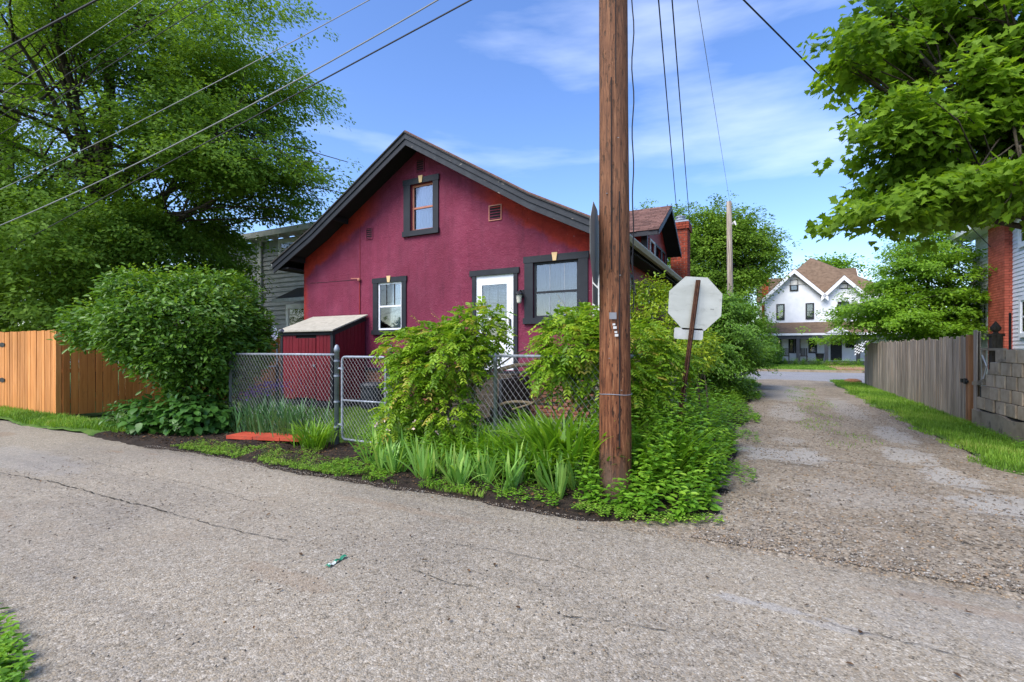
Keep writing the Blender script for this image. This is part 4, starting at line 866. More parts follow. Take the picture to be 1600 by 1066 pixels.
for i, x in enumerate(pu):
    if i == 0: continue
    big = i in (2, 3, 5); mb = MB(); rr_ = .037 if big else .024; hz = RZ+(.09 if big else -.02)
    mb.lathe((x, FV, -.1), [(rr_, 0), (rr_, hz+.1-.05), (rr_*1.15, hz+.1-.05), (rr_*1.15, hz+.1), (rr_*.7, hz+.1+.045), (rr_*.2, hz+.1+.06)], 12); po = mb.build('fence_post', M['galv'], fe, smooth=True)
    if big:
        for zz in (.25, .62, 1.0, 1.22): mb = MB(); mb.lathe((x, FV, zz), [(rr_+.006, 0), (rr_+.006, .022)], 12); mb.box(x+.03*(1 if i != 2 else -1), x+.055*(1 if i != 2 else -1), FV-.004, FV+.004, zz, zz+.02); mb.build('band', M['galv'], po)
for a, b in ((1, 2), (3, 4), (4, 5)):
    mb = MB(); mb.tube([(pu[a], FV, RZ), (pu[b], FV, RZ)], .019, 10); mb.build('top_rail', M['galv'], fe, smooth=True)
mb = MB(); mesh_panel(mb, (pu[1], FV-.03), (pu[2]-.05, FV-.03), .03, RZ+.02); mesh_panel(mb, (pu[3]+.04, FV-.03), (pu[5], FV-.03), .03, RZ+.02); mb.build('wire_mesh', M['galv_wire'], fe, kind='stuff')
f2 = root('chain_link_fence', (-1.42, FV, 0), 'galvanised chain-link fence running back along the gravel drive under bushes', 'fence')
for v_ in (7.2, 9.3): mb = MB(); mb.lathe((-1.3, v_, -.1), [(.03, 0), (.03, 1.45), (.01, 1.5)], 12); mb.build('fence_post', M['galv'], f2, smooth=True)
mb = MB(); mb.tube([(-1.42, FV, RZ), (-1.3, 9.3, RZ)], .019, 8); mb.build('top_rail', M['galv'], f2)
mb = MB(); mesh_panel(mb, (-1.42, FV), (-1.3, 9.3), .03, RZ+.02); mb.build('wire_mesh', M['galv_wire'], f2, kind='stuff')
f3 = root('chain_link_fence', (-12.0, 7.6, 0), 'low chain-link fence in front of the orange boards beyond the round bush', 'fence')
pa = PD(433, 571, 10.6); pb = PD(330, 578, 10.2)
for x_ in (pa, pb): mb = MB(); mb.lathe((x_[0], x_[1], -.05), [(.035, 0), (.035, 1.08), (.01, 1.12)], 10); mb.build('fence_post', M['charcoal'] if x_ is pa else M['galv'], f3)
mb = MB(); mb.tube([(pa[0], pa[1], 1.03), (pb[0], pb[1], 1.0)], .018, 8); mb.build('top_rail', M['galv'], f3); mb = MB(); mesh_panel(mb, pa[:2], pb[:2], .03, 1.02); mb.build('wire_mesh', M['galv_wire'], f3, kind='stuff')
# gate
ga, gb = -5.49, -4.66; gt = root('chain_link_gate', (ga, FV, 0), 'narrow chain-link gate with rounded pipe frame, closed, left of the vine', 'gate')
def rrect(a, b, z0, z1, rad):
    pts = []
    for cx, cz, t0 in ((b-rad, z1-rad, 0), (a+rad, z1-rad, 1), (a+rad, z0+rad, 2), (b-rad, z0+rad, 3)):
        for k in range(5): t_ = (t0+k/4)*math.pi/2; pts.append((cx+rad*math.cos(t_), FV, cz+rad*math.sin(t_)))
    return pts+[pts[0]]
mb = MB(); mb.tube(rrect(ga, gb, .09, 1.29, .06), .018, 9, False); mb.build('gate_frame', M['galv'], gt, smooth=True)
mb = MB(); mb.tube([(ga, FV, .66), (gb, FV, .66)], .015, 8); mb.build('brace_rail', M['galv'], gt, smooth=True)
mb = MB(); mesh_panel(mb, (ga, FV-.022), (gb, FV-.022), .09, 1.28, .065); mb.build('wire_mesh', M['galv_wire'], gt, kind='stuff')
for zz in (.3, 1.12): mb = MB(); mb.tube([(ga, FV, zz), (ga-.09, FV, zz)], .014, 6); mb.lathe((ga, FV, zz-.02), [(.024, 0), (.024, .04)], 10); mb.build('hinge', M['galv'], gt)
mb = MB(); mb.tube([(gb-.02, FV-.03, .83), (gb+.05, FV-.035, .83), (gb+.07, FV-.035, .79)], .012, 6); mb.lathe((gb, FV, .78), [(.025, 0), (.025, .09)], 10); mb.build('latch', M['galv_wire'], gt)
# painted slabs on the ground
sp = [G(358, 688), G(487, 697), G(478, 700), G(352, 692)]
a0 = np.array(G(357, 690.5)); a1 = np.array(G(484, 697.5)); e_ = (a1-a0); Ls = np.linalg.norm(e_); e_ /= Ls; q_ = np.array([-e_[1], e_[0]])
for i in range(3):
    mb = MB(); s0, s1 = i*Ls/3+.006, (i+1)*Ls/3-.006; w_ = .30
    pts = [a0+e_*s0-q_*.05, a0+e_*s1-q_*.05, a0+e_*s1+q_*w_, a0+e_*s0+q_*w_]; z = .055+.006*i
    mb.prism([(p[0], p[1], z) for p in pts], (0, 0, .05)); mb.build('paving_slab', M['slab'], label=('orange-red painted slab at the bush end of the row by the fence', 'orange-red painted slab in the middle of the row by the fence', 'orange-red painted slab nearest the gate in the row')[i], cat='slab', group='orange-red slabs laid along the chain-link fence')

# ------------------------------------------------------------------ orange cedar fence (left)
def board_fence(name, label, p0, p1, h, w, gapw, mat, topvar=.01, railside=1, thick=.02, dogear=False, lean=.0, boardname='board', z0=.04, cat='fence', skipposts=False):
    p0 = np.array(p0, float); p1 = np.array(p1, float); Ln = np.linalg.norm(p1-p0); e = (p1-p0)/Ln; q = np.array([-e[1], e[0]])*railside
    R = root(name, (p0[0], p0[1], 0), label, cat); R.rotation_euler = (0, 0, TH+math.atan2(e[1], e[0])); R['o'] = [0, 0, 0]
    me = {}
    n = int(Ln/(w+gapw)); pitch = Ln/n
    for kind in range(4):
        ww = w*(1-.05*kind*(kind % 2)); mb = MB(); hh = h
        mb.cbox(-ww/2, ww/2, -thick/2, thick/2, 0, hh, .003); o = mb.build('tmp', mat, R); me[kind] = o.data; bpy.data.objects.remove(o); me[kind].name = boardname
    for i in range(n):
        link_mesh(boardname, me[random.randrange(4)], ((i+.5)*pitch, random.uniform(-.003, .003), z0+random.uniform(-.01, .0)), (random.uniform(-.006, .006), random.uniform(-lean, lean), random.uniform(-.02, .02)), R, scale=(1, 1, 1+random.uniform(-topvar, topvar)/h))
    for zz in (.28, h*.52, h-.2):
        mb = MB(); mb.box(0, Ln, railside*(thick/2+.005), railside*(thick/2+.045), zz, zz+.085); mb.build('rail', mat, R)
    k = max(2, int(Ln/2.4)+1)
    for i in range(k):
        x = min(max(i*Ln/(k-1), .06), Ln-.06); mb = MB(); a = sorted([railside*(thick/2+.05), railside*(thick/2+.14)]); mb.box(x-.045, x+.045, a[0], a[1], -.2, h-.03); mb.build('post', mat, R)
    return R
cf = board_fence('wooden_fence', 'light orange board fence with gate hinges facing the alley at far left', (-24, 4.5), (-12.86, 4.5), 1.76, .135, .004, M['cedar'], .008)
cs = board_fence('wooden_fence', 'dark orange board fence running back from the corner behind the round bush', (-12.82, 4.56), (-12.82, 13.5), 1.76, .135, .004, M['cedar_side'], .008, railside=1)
mb = MB(); mb.v = []
for (px, py) in ((3, 539), (3, 594)):
    u_, z_ = WP(px, py, 4.47); lu_ = u_+24; mb = MB(); mb.add([(lu_-.02, -.02, z_-.055), (lu_+.13, -.02, z_-.03), (lu_+.13, -.02, z_+.03), (lu_-.02, -.02, z_+.055), (lu_-.02, -.03, z_-.055), (lu_+.13, -.03, z_-.03), (lu_+.13, -.03, z_+.03), (lu_-.02, -.03, z_+.055)], [(0, 1, 2, 3), (7, 6, 5, 4), (0, 4, 5, 1), (1, 5, 6, 2), (2, 6, 7, 3), (3, 7, 4, 0)])
    mb.add([(lu_-.16, -.02, z_-.03), (lu_-.02, -.02, z_-.055), (lu_-.02, -.02, z_+.055), (lu_-.16, -.02, z_+.03), (lu_-.16, -.03, z_-.03), (lu_-.02, -.03, z_-.055), (lu_-.02, -.03, z_+.055), (lu_-.16, -.03, z_+.03)], [(0, 1, 2, 3), (7, 6, 5, 4), (0, 4, 5, 1), (2, 6, 7, 3), (3, 7, 4, 0)]); mb.build('hinge', M['black_metal'], cf)
mb = MB(); mb.box(11.02, 11.16, -.03, .06, 0, 1.80); mb.build('corner_board', M['cedar'], cf)

# ------------------------------------------------------------------ weathered fence, gate post, block wall (right)
FU = 3.3
wf = board_fence('picket_fence', 'weathered grey plank fence along the grass edge of the gravel drive', (FU, 22.6), (FU, 11.86), 1.62, .128, .010, M['grey_wood'], .035, railside=1, lean=.006, boardname='picket', z0=.02)
gp = root('gate_post', (FU, 11.7, 0), 'square brown timber gate post with black latch at the end of the grey fence', 'post')
mb = MB(); mb.cbox(FU-.07, FU+.07, 11.62, 11.76, -.1, 1.66, .006); mb.build('post', M['new_wood'], gp)
mb = MB(); mb.box(FU-.095, FU-.071, 11.60, 11.88, .80, .84); mb.box(FU-.11, FU-.072, 11.66, 11.73, .77, .87); mb.box(FU-.105, FU-.0715, 11.84, 11.92, .785, .855); mb.build('latch', M['black_metal'], gp)
mb = MB(); mb.cbox(FU-.02, FU+.0, 11.40, 11.56, .04, 1.74, .004); mb.cbox(FU+.03, FU+.05, 11.44, 11.58, .04, 1.72, .004)
mb.build('plank', M['grey_wood'], label='single tall grey plank standing between the gate post and block wall', cat='plank')
fp = root('finial_post', (FU+.12, 11.05, 0), 'dark weathered post with pointed finial cap behind the broken block wall', 'post')
mb = MB(); mb.box(FU+.05, FU+.19, 10.98, 11.12, -.1, 1.62); mb.build('post', M['bark'], fp)
mb = MB(); mb.box(FU+.03, FU+.21, 10.96, 11.14, 1.62, 1.66); mb.lathe((FU+.12, 11.05, 1.66), [(.05, 0), (.03, .03), (.07, .07), (.075, .11), (.04, .16), (.01, .21)], 10); mb.build('finial', M['bark'], fp)
mb = MB(); mb.tube([(FU+.25, 10.9, 0), (FU+.25, 10.9, 2.0)], .018, 6); mb.build('iron_stake', M['black_metal'], label='thin dark iron stake standing beside the finial post', cat='stake')
bw_ = root('block_wall', (FU, 8.5, 0), 'crumbling tan concrete block wall with open gaps and stepped broken end', 'wall')
mb = MB(); n = 24; 
pts = []
for i in range(n+1): v_ = 5.4+(11.35-5.4)*i/n; pts.append((v_, .36+.02*math.sin(v_*5)+.012*math.sin(v_*17)))
mb.prism([(FU-.1, 5.4, -.15), (FU-.1, 11.35, -.15)]+[(FU-.1, a, b) for a, b in pts[::-1]], (.26, 0, 0)); mb.build('footing', M['concrete'], bw_)
mb = MB(); mb.cbox(-.085, .085, -.165, .165, 0, .198, .008); o = mb.build('block', M['block'], bw_); bme = o.data; bpy.data.objects.remove(o); V = bme.vertices
for v in V: v.co = (v.co.x+FU, v.co.y+8.5, v.co.z)
for row in range(5):
    v_ = 5.5+(row % 2)*.2
    end = [11.35, 11.3, 10.8, 10.55, 10.35][row]-.1
    while v_ < end:
        link_mesh('block', bme, (random.uniform(-.006, .006), v_-8.5, .385+row*.203), (0, 0, random.uniform(-.015, .015)), bw_, scale=(1, random.uniform(.97, 1.03), 1)); v_ += .395
mb = MB(); mb.box(FU-.062, FU+.06, 5.5, 10.2, .36, 1.385); mb.box(FU-.062, FU+.06, 10.2, 11.1, .36, .76); mb.build('gap_shade_core', M['interior'], bw_)  # near-black slab added close behind the block faces as shade in the gaps
mb = MB(); mb.cbox(FU-.09, FU+.1, 10.0, 10.3, 1.2, 1.25, .01); mb.prism([(FU-.09, 10.9, .80), (FU-.09, 11.38, .77), (FU-.09, 11.38, .83), (FU-.09, 10.9, .89)], (.2, 0, 0)); mb.prism([(FU-.08, 10.5, 1.0), (FU-.08, 10.75, .97), (FU-.08, 10.7, 1.06), (FU-.08, 10.5, 1.1)], (.17, 0, 0)); mb.build('broken_cap', M['concrete'], bw_)
fr = root('old_frame', (FU+.1, 10.9, 0), 'broken old wooden frame with light strips standing on the block wall', 'frame')
mb = MB(); mb.box(FU+.0, FU+.04, 10.42, 10.47, .78, 1.40); mb.box(FU, FU+.04, 11.2, 11.25, .86, 1.40); mb.box(FU-.01, FU+.05, 10.4, 11.26, 1.38, 1.42); mb.build('frame_bars', M['concrete'], fr)
for st_ in ([(FU-.02, 10.5, 1.36), (FU-.02, 10.6, 1.1), (FU-.02, 10.55, .86)], [(FU-.02, 11.1, .9), (FU-.02, 10.95, 1.12), (FU-.02, 11.15, 1.3)], [(FU-.03, 10.2, 1.22), (FU-.03, 10.1, 1.36), (FU-.03, 10.02, 1.30)]): mb = MB(); mb.tube(st_, .012, 4); mb.build('torn_strip', M['white_worn'], fr)
mb = MB(); mb.box(FU+.1, FU+.12, 10.5, 11.25, .5, 1.36); mb.build('dark_board', M['bark'], fr)

# ------------------------------------------------------------------ utility pole with its sign and tags
PU, PV_ = toUV(.985, 4.63)
pole = root('utility_pole', (PU, PV_, 0), 'tall reddish brown wooden utility pole at the corner of the iris bed', 'utility pole')
mb = MB(); pts = []; rs = []
for i in range(22): z = -.3+i*.5; pts.append((PU-.0045*z, PV_-.001*z, z)); rs.append((.152-.0042*z)*(1+.012*math.sin(z*3.1)))
mb.tube(pts, rs, 28); po = mb.build('pole_shaft', M['pole'], pole, smooth=True)
def on_pole(px, py, w_, h_, name, mat, th=.006):
    D = 4.63-.155; u_, v_, z_ = PD(px, py, D); mb = MB(); 
    X, Y = toXY(PU, PV_); r_ = .150; dx = (px-800)/F*D-(X-.0045*z_*CU); Yd = Y-math.sqrt(max(.001, r_**2-dx**2))
    mb2 = MB(); u1_, v1_ = toUV((px-800)/F*Yd, Yd); e = np.array(toUV(1, 0)); f = np.array(toUV(0, -1)); c = np.array([u1_, v1_])
    P = [c+e*a+f*b for a, b in ((-w_/2, 0), (w_/2, 0), (w_/2, th), (-w_/2, th))]
    mb2.prism([(p[0], p[1], z_-h_/2) for p in P], (0, 0, h_)); return mb2.build(name, mat, pole)
on_pole(957.5, 493.5, .065, .062, 'metal_tag', M['galv_wire'], .010)
for (px, py, s_) in ((959, 507, .022), (960.5, 512, .03), (962, 519, .022), (963, 524, .03)): on_pole(px, py, s_, s_*.8, 'tag_nail', M['white_worn'], .012)
for (px, py) in ((948, 300), (966, 215), (952, 560), (971, 610), (946, 655), (969, 430)): on_pole(px, py, .014, .005, 'staple', 'x' and M['galv_wire'], .006)
for (px, y0_, y1_) in ((955, 120, 420), (968, 300, 700), (945, 520, 760), (962, -20, 130)):          # long drying splits
    D_ = 4.63-.152; a_ = PD(px, (y0_+y1_)/2, D_); hh_ = abs(y1_-y0_)/F*4.5; on_pole(px, (y0_+y1_)/2, .009, hh_, 'drying_split', M['interior'], .0035)
mb = MB(); ring = [(PU+.154*math.cos(t), PV_+.154*math.sin(t), .98+.004*math.sin(3*t)) for t in np.linspace(0, 2*math.pi, 25)]; mb.tube(ring, .003, 4, False); mb.build('wire_band', M['galv'], pole)
X0, Y0 = toXY(PU, PV_)
cab = []
for i in range(40):
    z = 1.75+i*.11; uu, vv = toUV(X0+.165+.008*math.sin(i*1.1)-.004*z*.3, Y0-.02+.01*math.cos(i*.9)); cab.append((uu, vv, z))
mb = MB(); mb.tube(cab, .006, 5); mb.build('drop_cable', M['wire'], pole)
mb = MB()                                                     # a crossarm above the frame carries the lines
mb.box(PU-1.2, PU+1.2, PV_-.06, PV_+.06, 8.6, 8.72); mb.build('crossarm', M['bark'], pole)
def octagon(c, t, up, n, R_, th, back, front, parent, name='sign_plate'):
    c = np.array(c, float); t = np.array(t, float); up = np.array(up, float); n = np.array(n, float)
    P = [c+R_/math.cos(math.pi/8)*(t*math.cos(math.pi/8+k*math.pi/4)+up*math.sin(math.pi/8+k*math.pi/4)) for k in range(8)]
    mb = MB(); mb.prism(P, n*th); o = mb.build(name, back, parent)
    if front is not None:
        P2 = [c+(p-c)*.94+n*(th+.0012) for p in P]; mb = MB(); mb.prism(P2, n*.0008); mb.build('red_face', front, parent)
    return o
# stop sign bolted to the far-left of the pole, seen nearly edge on from behind
sx, sy = .80, 4.66; cz = 1.4+(546-382)*4.63/760; tx = unit(np.array([.29, .957]))
cu_, cv_ = toUV(sx, sy); tu = np.array([*toUV(*tx), 0]); nu_ = np.array([*toUV(-tx[1], tx[0]), 0])
s1 = root('stop_sign', (cu_, cv_, 1.6), 'octagonal sign seen edge-on, fixed to the left side of the utility pole', 'sign')
octagon((cu_, cv_, cz), tu, np.array([0, 0, 1.]), nu_, .375, .003, M['sign_dull'], M['sign_red'], s1)
mb = MB(); c3 = np.array([cu_, cv_, cz-.375-.11]); mb.prism([c3-tu*.2-np.array([0, 0, .09]), c3+tu*.2-np.array([0, 0, .09]), c3+tu*.2+np.array([0, 0, .09]), c3-tu*.2+np.array([0, 0, .09])], nu_*.003); mb.build('plaque', M['sign_dull'], s1)
# leaning stop sign, seen from the back
D = 6.0; base = np.array(PD(1053, 680, D)); base[2] = 0; topc = np.array(PD(1088, 474, D)); ax = topc-base; 
vx = np.array([*toUV(1, 0), 0]); vy = np.array([*toUV(0, 1), 0])
upv = unit(np.array(vx*.055+np.array([0, 0, 1.]))); rv = unit(vx-upv*upv.dot(vx)); nv = np.cross(rv, upv); nv = nv if nv.dot(vy) > 0 else -nv
s2 = root('stop_sign', tuple(base), 'pale back of an octagonal sign on a leaning rusty post', 'sign')
octagon(topc+nv*.035, rv, upv, nv, .33, .003, M['sign_back'], M['sign_red'], s2)
pc = np.array(PD(1077.5, 521.5, D))+nv*.035; mb = MB(); mb.prism([pc+rv*a+upv*b for a, b in ((-.18, -.055), (-.165, -.07), (.165, -.07), (.18, -.055), (.18, .055), (.165, .07), (-.165, .07), (-.18, .055))], nv*.003); mb.build('plaque', M['white_worn'], s2)
pd_ = unit(ax); pr = unit(np.cross(pd_, nv)); p0 = base-pd_*.1; p1 = np.array(PD(1091, 438, D)); mb = MB()
for a, b, c_, d_ in ((-.03, -.012, .0, .004), (.012, .03, .0, .004), (-.014, -.010, .004, .03), (.010, .014, .004, .03), (-.014, .014, .026, .03)):
    q = [p0+pr*a-nv*c_, p0+pr*b-nv*c_, p0+pr*b-nv*d_, p0+pr*a-nv*d_]; mb.prism(q, p1-p0)
mb.build('post', M['rust'], s2)
mb = MB(); Lp = np.linalg.norm(p1-p0)
for i in range(34): c_ = p0+pd_*(.15+i*.05); mb.prism([c_+pr*a+pd_*b-nv*.0302 for a, b in ((-.004, -.004), (.004, -.004), (.004, .004), (-.004, .004))], -nv*.001)
mb.build('bolt_holes', M['black_metal'], s2, kind='stuff')
tg = np.array(PD(1114, 483, D))+nv*.034; mb = MB()
for k_ in range(4): mb.prism([tg+rv*(a+.012*k_)+upv*b for a, b in ((-.018, -.006), (-.010, -.006), (-.010, .006), (-.018, .006))], -nv*.001)
mb.build('stamp', M['sign_dull'], s2)

# ------------------------------------------------------------------ far pole and overhead lines
fu, fv, _ = PD(1142, 560, 22.6); p2 = root('utility_pole', (fu, fv, 0), 'distant grey utility pole in front of the big round tree', 'utility pole')
mb = MB(); mb.tube([(fu, fv, -.1), (fu-.03, fv, 4), (fu-.08, fv, H+(546-315)*22.6/F)], [.145, .13, .11], 10); mb.build('pole_shaft', M['grey_wood'], p2, smooth=True)
mb = MB(); mb.tube([PD(1142, 352, 22.6), PD(1148, 347, 22.5), PD(1150, 352, 22.4)], [.03, .07, .03], 6); mb.build('bracket', M['white_worn'], p2)
def wire(a, b, r, sag, label, mat='wire', k=24):
    a = np.array(a, float); b = np.array(b, float); mb = MB(); pts = []
    for i in range(k+1): t_ = i/k; p = a+(b-a)*t_; p[2] -= sag*4*t_*(1-t_); pts.append(p)
    mb.tube(pts, r, 5); mb.build('overhead_wire', M[mat], label=label, cat='wire', group='overhead wires')
top = 8.7
wire(PD(-300, 240, 8.5), PD(330, -95, 6.5), .016, .0, 'thick dark wire crossing the top-left corner of the sky', 'wire')
wire(PD(-300, 345, 9), PD(330, -72, 6.5), .005, .03, 'thin wire just under the thick one over the oak tree', 'wire_grey')
wire(PD(-300, 370, 9.2), PD(380, -60, 6.5), .005, .03, 'faint wire over the oak tree reaching the top edge left of the widest gap', 'wire')
wire(PD(-300, 395, 9.2), PD(430, -62, 6.5), .006, .03, 'wire over the middle of the oak tree crown', 'wire')
wire(PD(-300, 425, 9.2), PD(760, -102, 5.6), .006, .22, 'thin pale wire from the oak crown to left of the pole top', 'wire_grey')
wire(PD(-300, 455, 9.4), PD(900, -130, 5.2), .0085, .48, 'brightest pale cable sagging across the front of the oak', 'wire_grey')
wire(PD(-420, 618, 26), PD(968, -125, 5.2), .010, .05, 'lowest thin wire right of the brightest cable over the oak edge', 'wire')
wire(PD(1018, -130, 4.9), PD(1057, 326, 13.6), .009, .05, 'service wire dropping straight to the dormer ridge', 'wire')
wire(PD(1040, -130, 4.9), PD(1078, 352, 15.5), .009, .05, 'service wire dropping to the chimney right of its twin', 'wire')
wire(PD(1080, -60, 6), PD(1141, 320, 22.6), .005, .02, 'hair-thin wire running down to the distant pole', 'wire_grey')
wire(PD(1100, -62, 6), PD(1548, 386, 14.2), .011, .0, 'single dark wire slanting down into the maple leaves', 'wire')
# loose loop of cable at the house corner behind the pole
lp = [PD(984, 385, 8.6), PD(983, 420, 8.6), PD(988, 450, 8.6), PD(994, 462, 8.7), PD(990, 440, 8.8), PD(986, 400, 8.8)]
mb = MB(); mb.tube(lp, .008, 5); mb.build('hanging_cable', M['wire'], house)

# ------------------------------------------------------------------ neighbours
def clap(mb, axis, c, a0, a1, z0, z1, ex, d=.018, out=-1):
    """lap siding: one saw-tooth surface along the wall; axis 'u' wall faces -v at v=c, axis 'v' wall faces -u at u=c"""
    n = int((z1-z0)/ex); 
    for i in range(n):
        z = z0+i*ex; P = [(c+out*d, z), (c+out*.003, z+ex), (c-out*.02, z+ex), (c-out*.02, z)]
        if axis == 'u': mb.prism([(a0, p, q) for p, q in P], (a1-a0, 0, 0))
        else: mb.prism([(p, a0, q) for p, q in P], (0, a1-a0, 0))
def simple_win(parent, axis, c, a0, a1, z0, z1, fm, tw=.08, out=-1, rail=True, curtain='curtain_grey', name='window', sash=None, proud=.03):
    def bx(mb, p0, p1, q0, q1, d0, d1):
        d0, d1 = sorted((c+out*d0, c+out*d1))
        if axis == 'u': mb.box(p0, p1, d0, d1, q0, q1)
        else: mb.box(d0, d1, p0, p1, q0, q1)
    mb = MB(); bx(mb, a0-tw, a0, z0-tw, z1+tw, .004, proud+.02); bx(mb, a1, a1+tw, z0-tw, z1+tw, .004, proud+.02); bx(mb, a0, a1, z1, z1+tw, .004, proud+.021); bx(mb, a0, a1, z0-tw, z0, .004, proud+.03)
    wn = mb.build(name, M[fm], parent); s_ = .04
    mb = MB(); bx(mb, a0, a0+s_, z0, z1, .004, proud); bx(mb, a1-s_, a1, z0, z1, .004, proud); bx(mb, a0+s_, a1-s_, z0, z0+s_, .004, proud); bx(mb, a0+s_, a1-s_, z1-s_, z1, .004, proud)
    if rail: bx(mb, a0+s_, a1-s_, (z0+z1)/2-.02, (z0+z1)/2+.02, .004, proud+.001)
    mb.build('sash', M[sash or fm], wn); mb = MB(); bx(mb, a0+s_, a1-s_, z0+s_, z1-s_, proud-.012, proud-.008); mb.build('pane', M['glass'], wn)
    mb = MB(); bx(mb, a0, a1, z0, z1, .004, .008); mb.build('curtain', M[curtain], wn); return wn
# grey house, left behind
gh = root('grey_house', (-17.5, 17.5, 0), 'two-storey grey lap-sided house half hidden between the oak and the maroon gable', 'house')
GV = 14.0
mb = MB(); mb.box(-23, -13.6, GV+.03, 22, 0, 6.2); mb.build('wall', M['clap_grey'], gh)
mb = MB(); clap(mb, 'u', GV+.03, -23, -13.6, .3, 6.1, .2, .045); mb.build('siding', M['clap_grey'], gh, kind='stuff')
ez = H+(546-362)*20.5/F
mb = MB(); mb.pu([(GV-.5, ez-.02), (18, ez+1.6), (18, ez+1.75), (GV-.5, ez+.12)], -23.5, -13.1); mb.pu([(18.001, ez+1.6), (22.5, ez-.02), (22.5, ez+.12), (18.001, ez+1.75)], -23.5, -13.1); mb.build('roof', M['shingle_dark'], gh)
mb = MB(); mb.box(-23.4, -13.2, GV-.56, GV-.501, ez-.14, ez+.09); mb.build('fascia', M['white_worn'], gh)
mb = MB(); mb.box(-23.4, -13.2, GV-.48, GV+.02, ez-.13, ez-.1)
for i in range(14): mb.box(-23.2+i*.72, -23.12+i*.72, GV-.5, GV+.02, ez-.24, ez-.131)
mb.build('eave', M['white_worn'], gh)
a = WP(437, 398, GV); b = WP(466, 376, GV); simple_win(gh, 'u', GV, a[0]+.1, b[0]+.5, a[1]-.1, b[1], 'white', .14, curtain='interior')
a = WP(452, 560, GV); b = WP(482, 480, GV); simple_win(gh, 'u', GV, a[0], b[0]+.2, .9, b[1], 'white', .16, rail=False, curtain='interior', name='porch_door')
a = WP(424, 470, GV-1.0); b = WP(490, 458, GV-1.0)
mb = MB(); mb.pu([(GV-1.1, a[1]-.05), (GV, a[1]+.55), (GV, a[1]+.62), (GV-1.1, a[1]+.04)], a[0]+.3, b[0]+2); mb.build('awning_roof', M['shingle_dark'], gh)
mb = MB(); mb.box(a[0]+.25, b[0]+2, GV-1.15, GV-1.101, a[1]-.10, a[1]+.04); mb.build('awning_fascia', M['white_worn'], gh)
mb = MB(); mb.box(WP(413, 450, GV-.1)[0]-.5, WP(417, 450, GV-.1)[0]-.42, GV-.1, GV-.02, 0, ez-.1); mb.build('downspout', M['white_worn'], gh)
# white house on the right with brick chimney
rh = root('white_house', (9.5, 15.5, 0), 'white lap-sided house with red brick chimney behind the block wall', 'house')
RU = 6.3; RV1 = 21.9; EZ = 5.24
mb = MB(); mb.box(RU+.02, 13.5, 5.5, RV1, 0, EZ+.2); mb.build('wall', M['clap_white'], rh)
mb = MB(); clap(mb, 'v', RU+.02, 5.5, RV1-.12, .5, EZ+.1, .115, .022); mb.build('siding', M['clap_white'], rh, kind='stuff')
mb = MB(); mb.box(RU-.03, RU+.05, RV1-.12, RV1+.02, .3, EZ); mb.build('corner_board', M['white'], rh)
mb = MB(); mb.prism([(5.8, 5, EZ), (9.9, 5, EZ+3.2), (9.9, 5, EZ+3.32), (5.8, 5, EZ+.14)], (0, RV1+.45-5, 0)); mb.prism([(9.901, 5, EZ+3.2), (14, 5, EZ), (14, 5, EZ+.14), (9.901, 5, EZ+3.32)], (0, RV1+.45-5, 0)); mb.build('roof', M['shingle_dark'], rh)
mb = MB(); mb.box(5.69, 5.799, 5, RV1+.5, EZ-.06, EZ+.12); mb.box(5.8, RU, 5, RV1+.45, EZ-.1, EZ-.05); mb.build('gutter', M['white'], rh)
mb = MB(); mb.prism([(RU-.0, RV1+.0, EZ), (13.5, RV1, EZ), (9.9, RV1, EZ+3.1)], (0, .03, 0)); mb.build('gable', M['clap_white'], rh)
mb = MB(); mb.tube([(5.75, RV1+.1, EZ-.06), (5.95, RV1+.03, EZ-.35), (RU-.09, RV1-.05, EZ-.6), (RU-.09, RV1-.05, .2)], .045, 6); mb.build('downspout', M['white'], rh)
chimney('chimney', rh, 6.135, 6.7, 19.2, 20.4, 0, 6.4, M['mortar_red'], M['brick_paint'], cap=0, ru=.22, rz=.078)
for (v0_, v1_, z0_, z1_) in ((17.6, 18.55, 1.85, 2.75), (15.0, 16.0, 1.4, 2.9), (11, 12, 1.4, 2.9), (17.7, 18.6, 4.35, 4.95), (14, 15, 4.2, 5.0), (21.0, 21.25, 1.9, 2.9)):
    simple_win(rh, 'v', RU, v0_, v1_, z0_, z1_, 'white', .12, curtain='curtain_grey')
# ---- white house across the street
FVW = 47.9
wh = root('gabled_house', (3.0, 50, 0), 'white two-gabled house with brown roof and dark porch across the street', 'house')
def q(px, py, v=FVW): return WP(px, py, v)
uL = q(1195, 500)[0]; uR = uL+9.3; z2 = q(1240, 504)[1]
LE = q(1190.4, 466.7, FVW-.4); LP = q(1241, 419.4, FVW-.4); MVp = q(1283, 463, FVW-.4); RPk = q(1319, 429.5, FVW-.4)
ze_ = LE[1]; mb = MB(); mb.box(uL, uR, FVW, FVW+9, 0.3, ze_); mb.build('wall', M['white'], wh)
mb = MB(); lpu = LP[0]; half = lpu-LE[0]-.25; pk = LP[1]-.25; mb.pv([(lpu-half, ze_), (lpu+half, ze_), (lpu, pk)], FVW+.001, FVW+4); rpu = RPk[0]; rh_ = rpu-MVp[0]-.2; rpk = RPk[1]-.22
mb.pv([(rpu-rh_, ze_), (rpu+rh_, ze_), (rpu, rpk)], FVW+.001, FVW+4); mb.build('gable_wall', M['white'], wh)
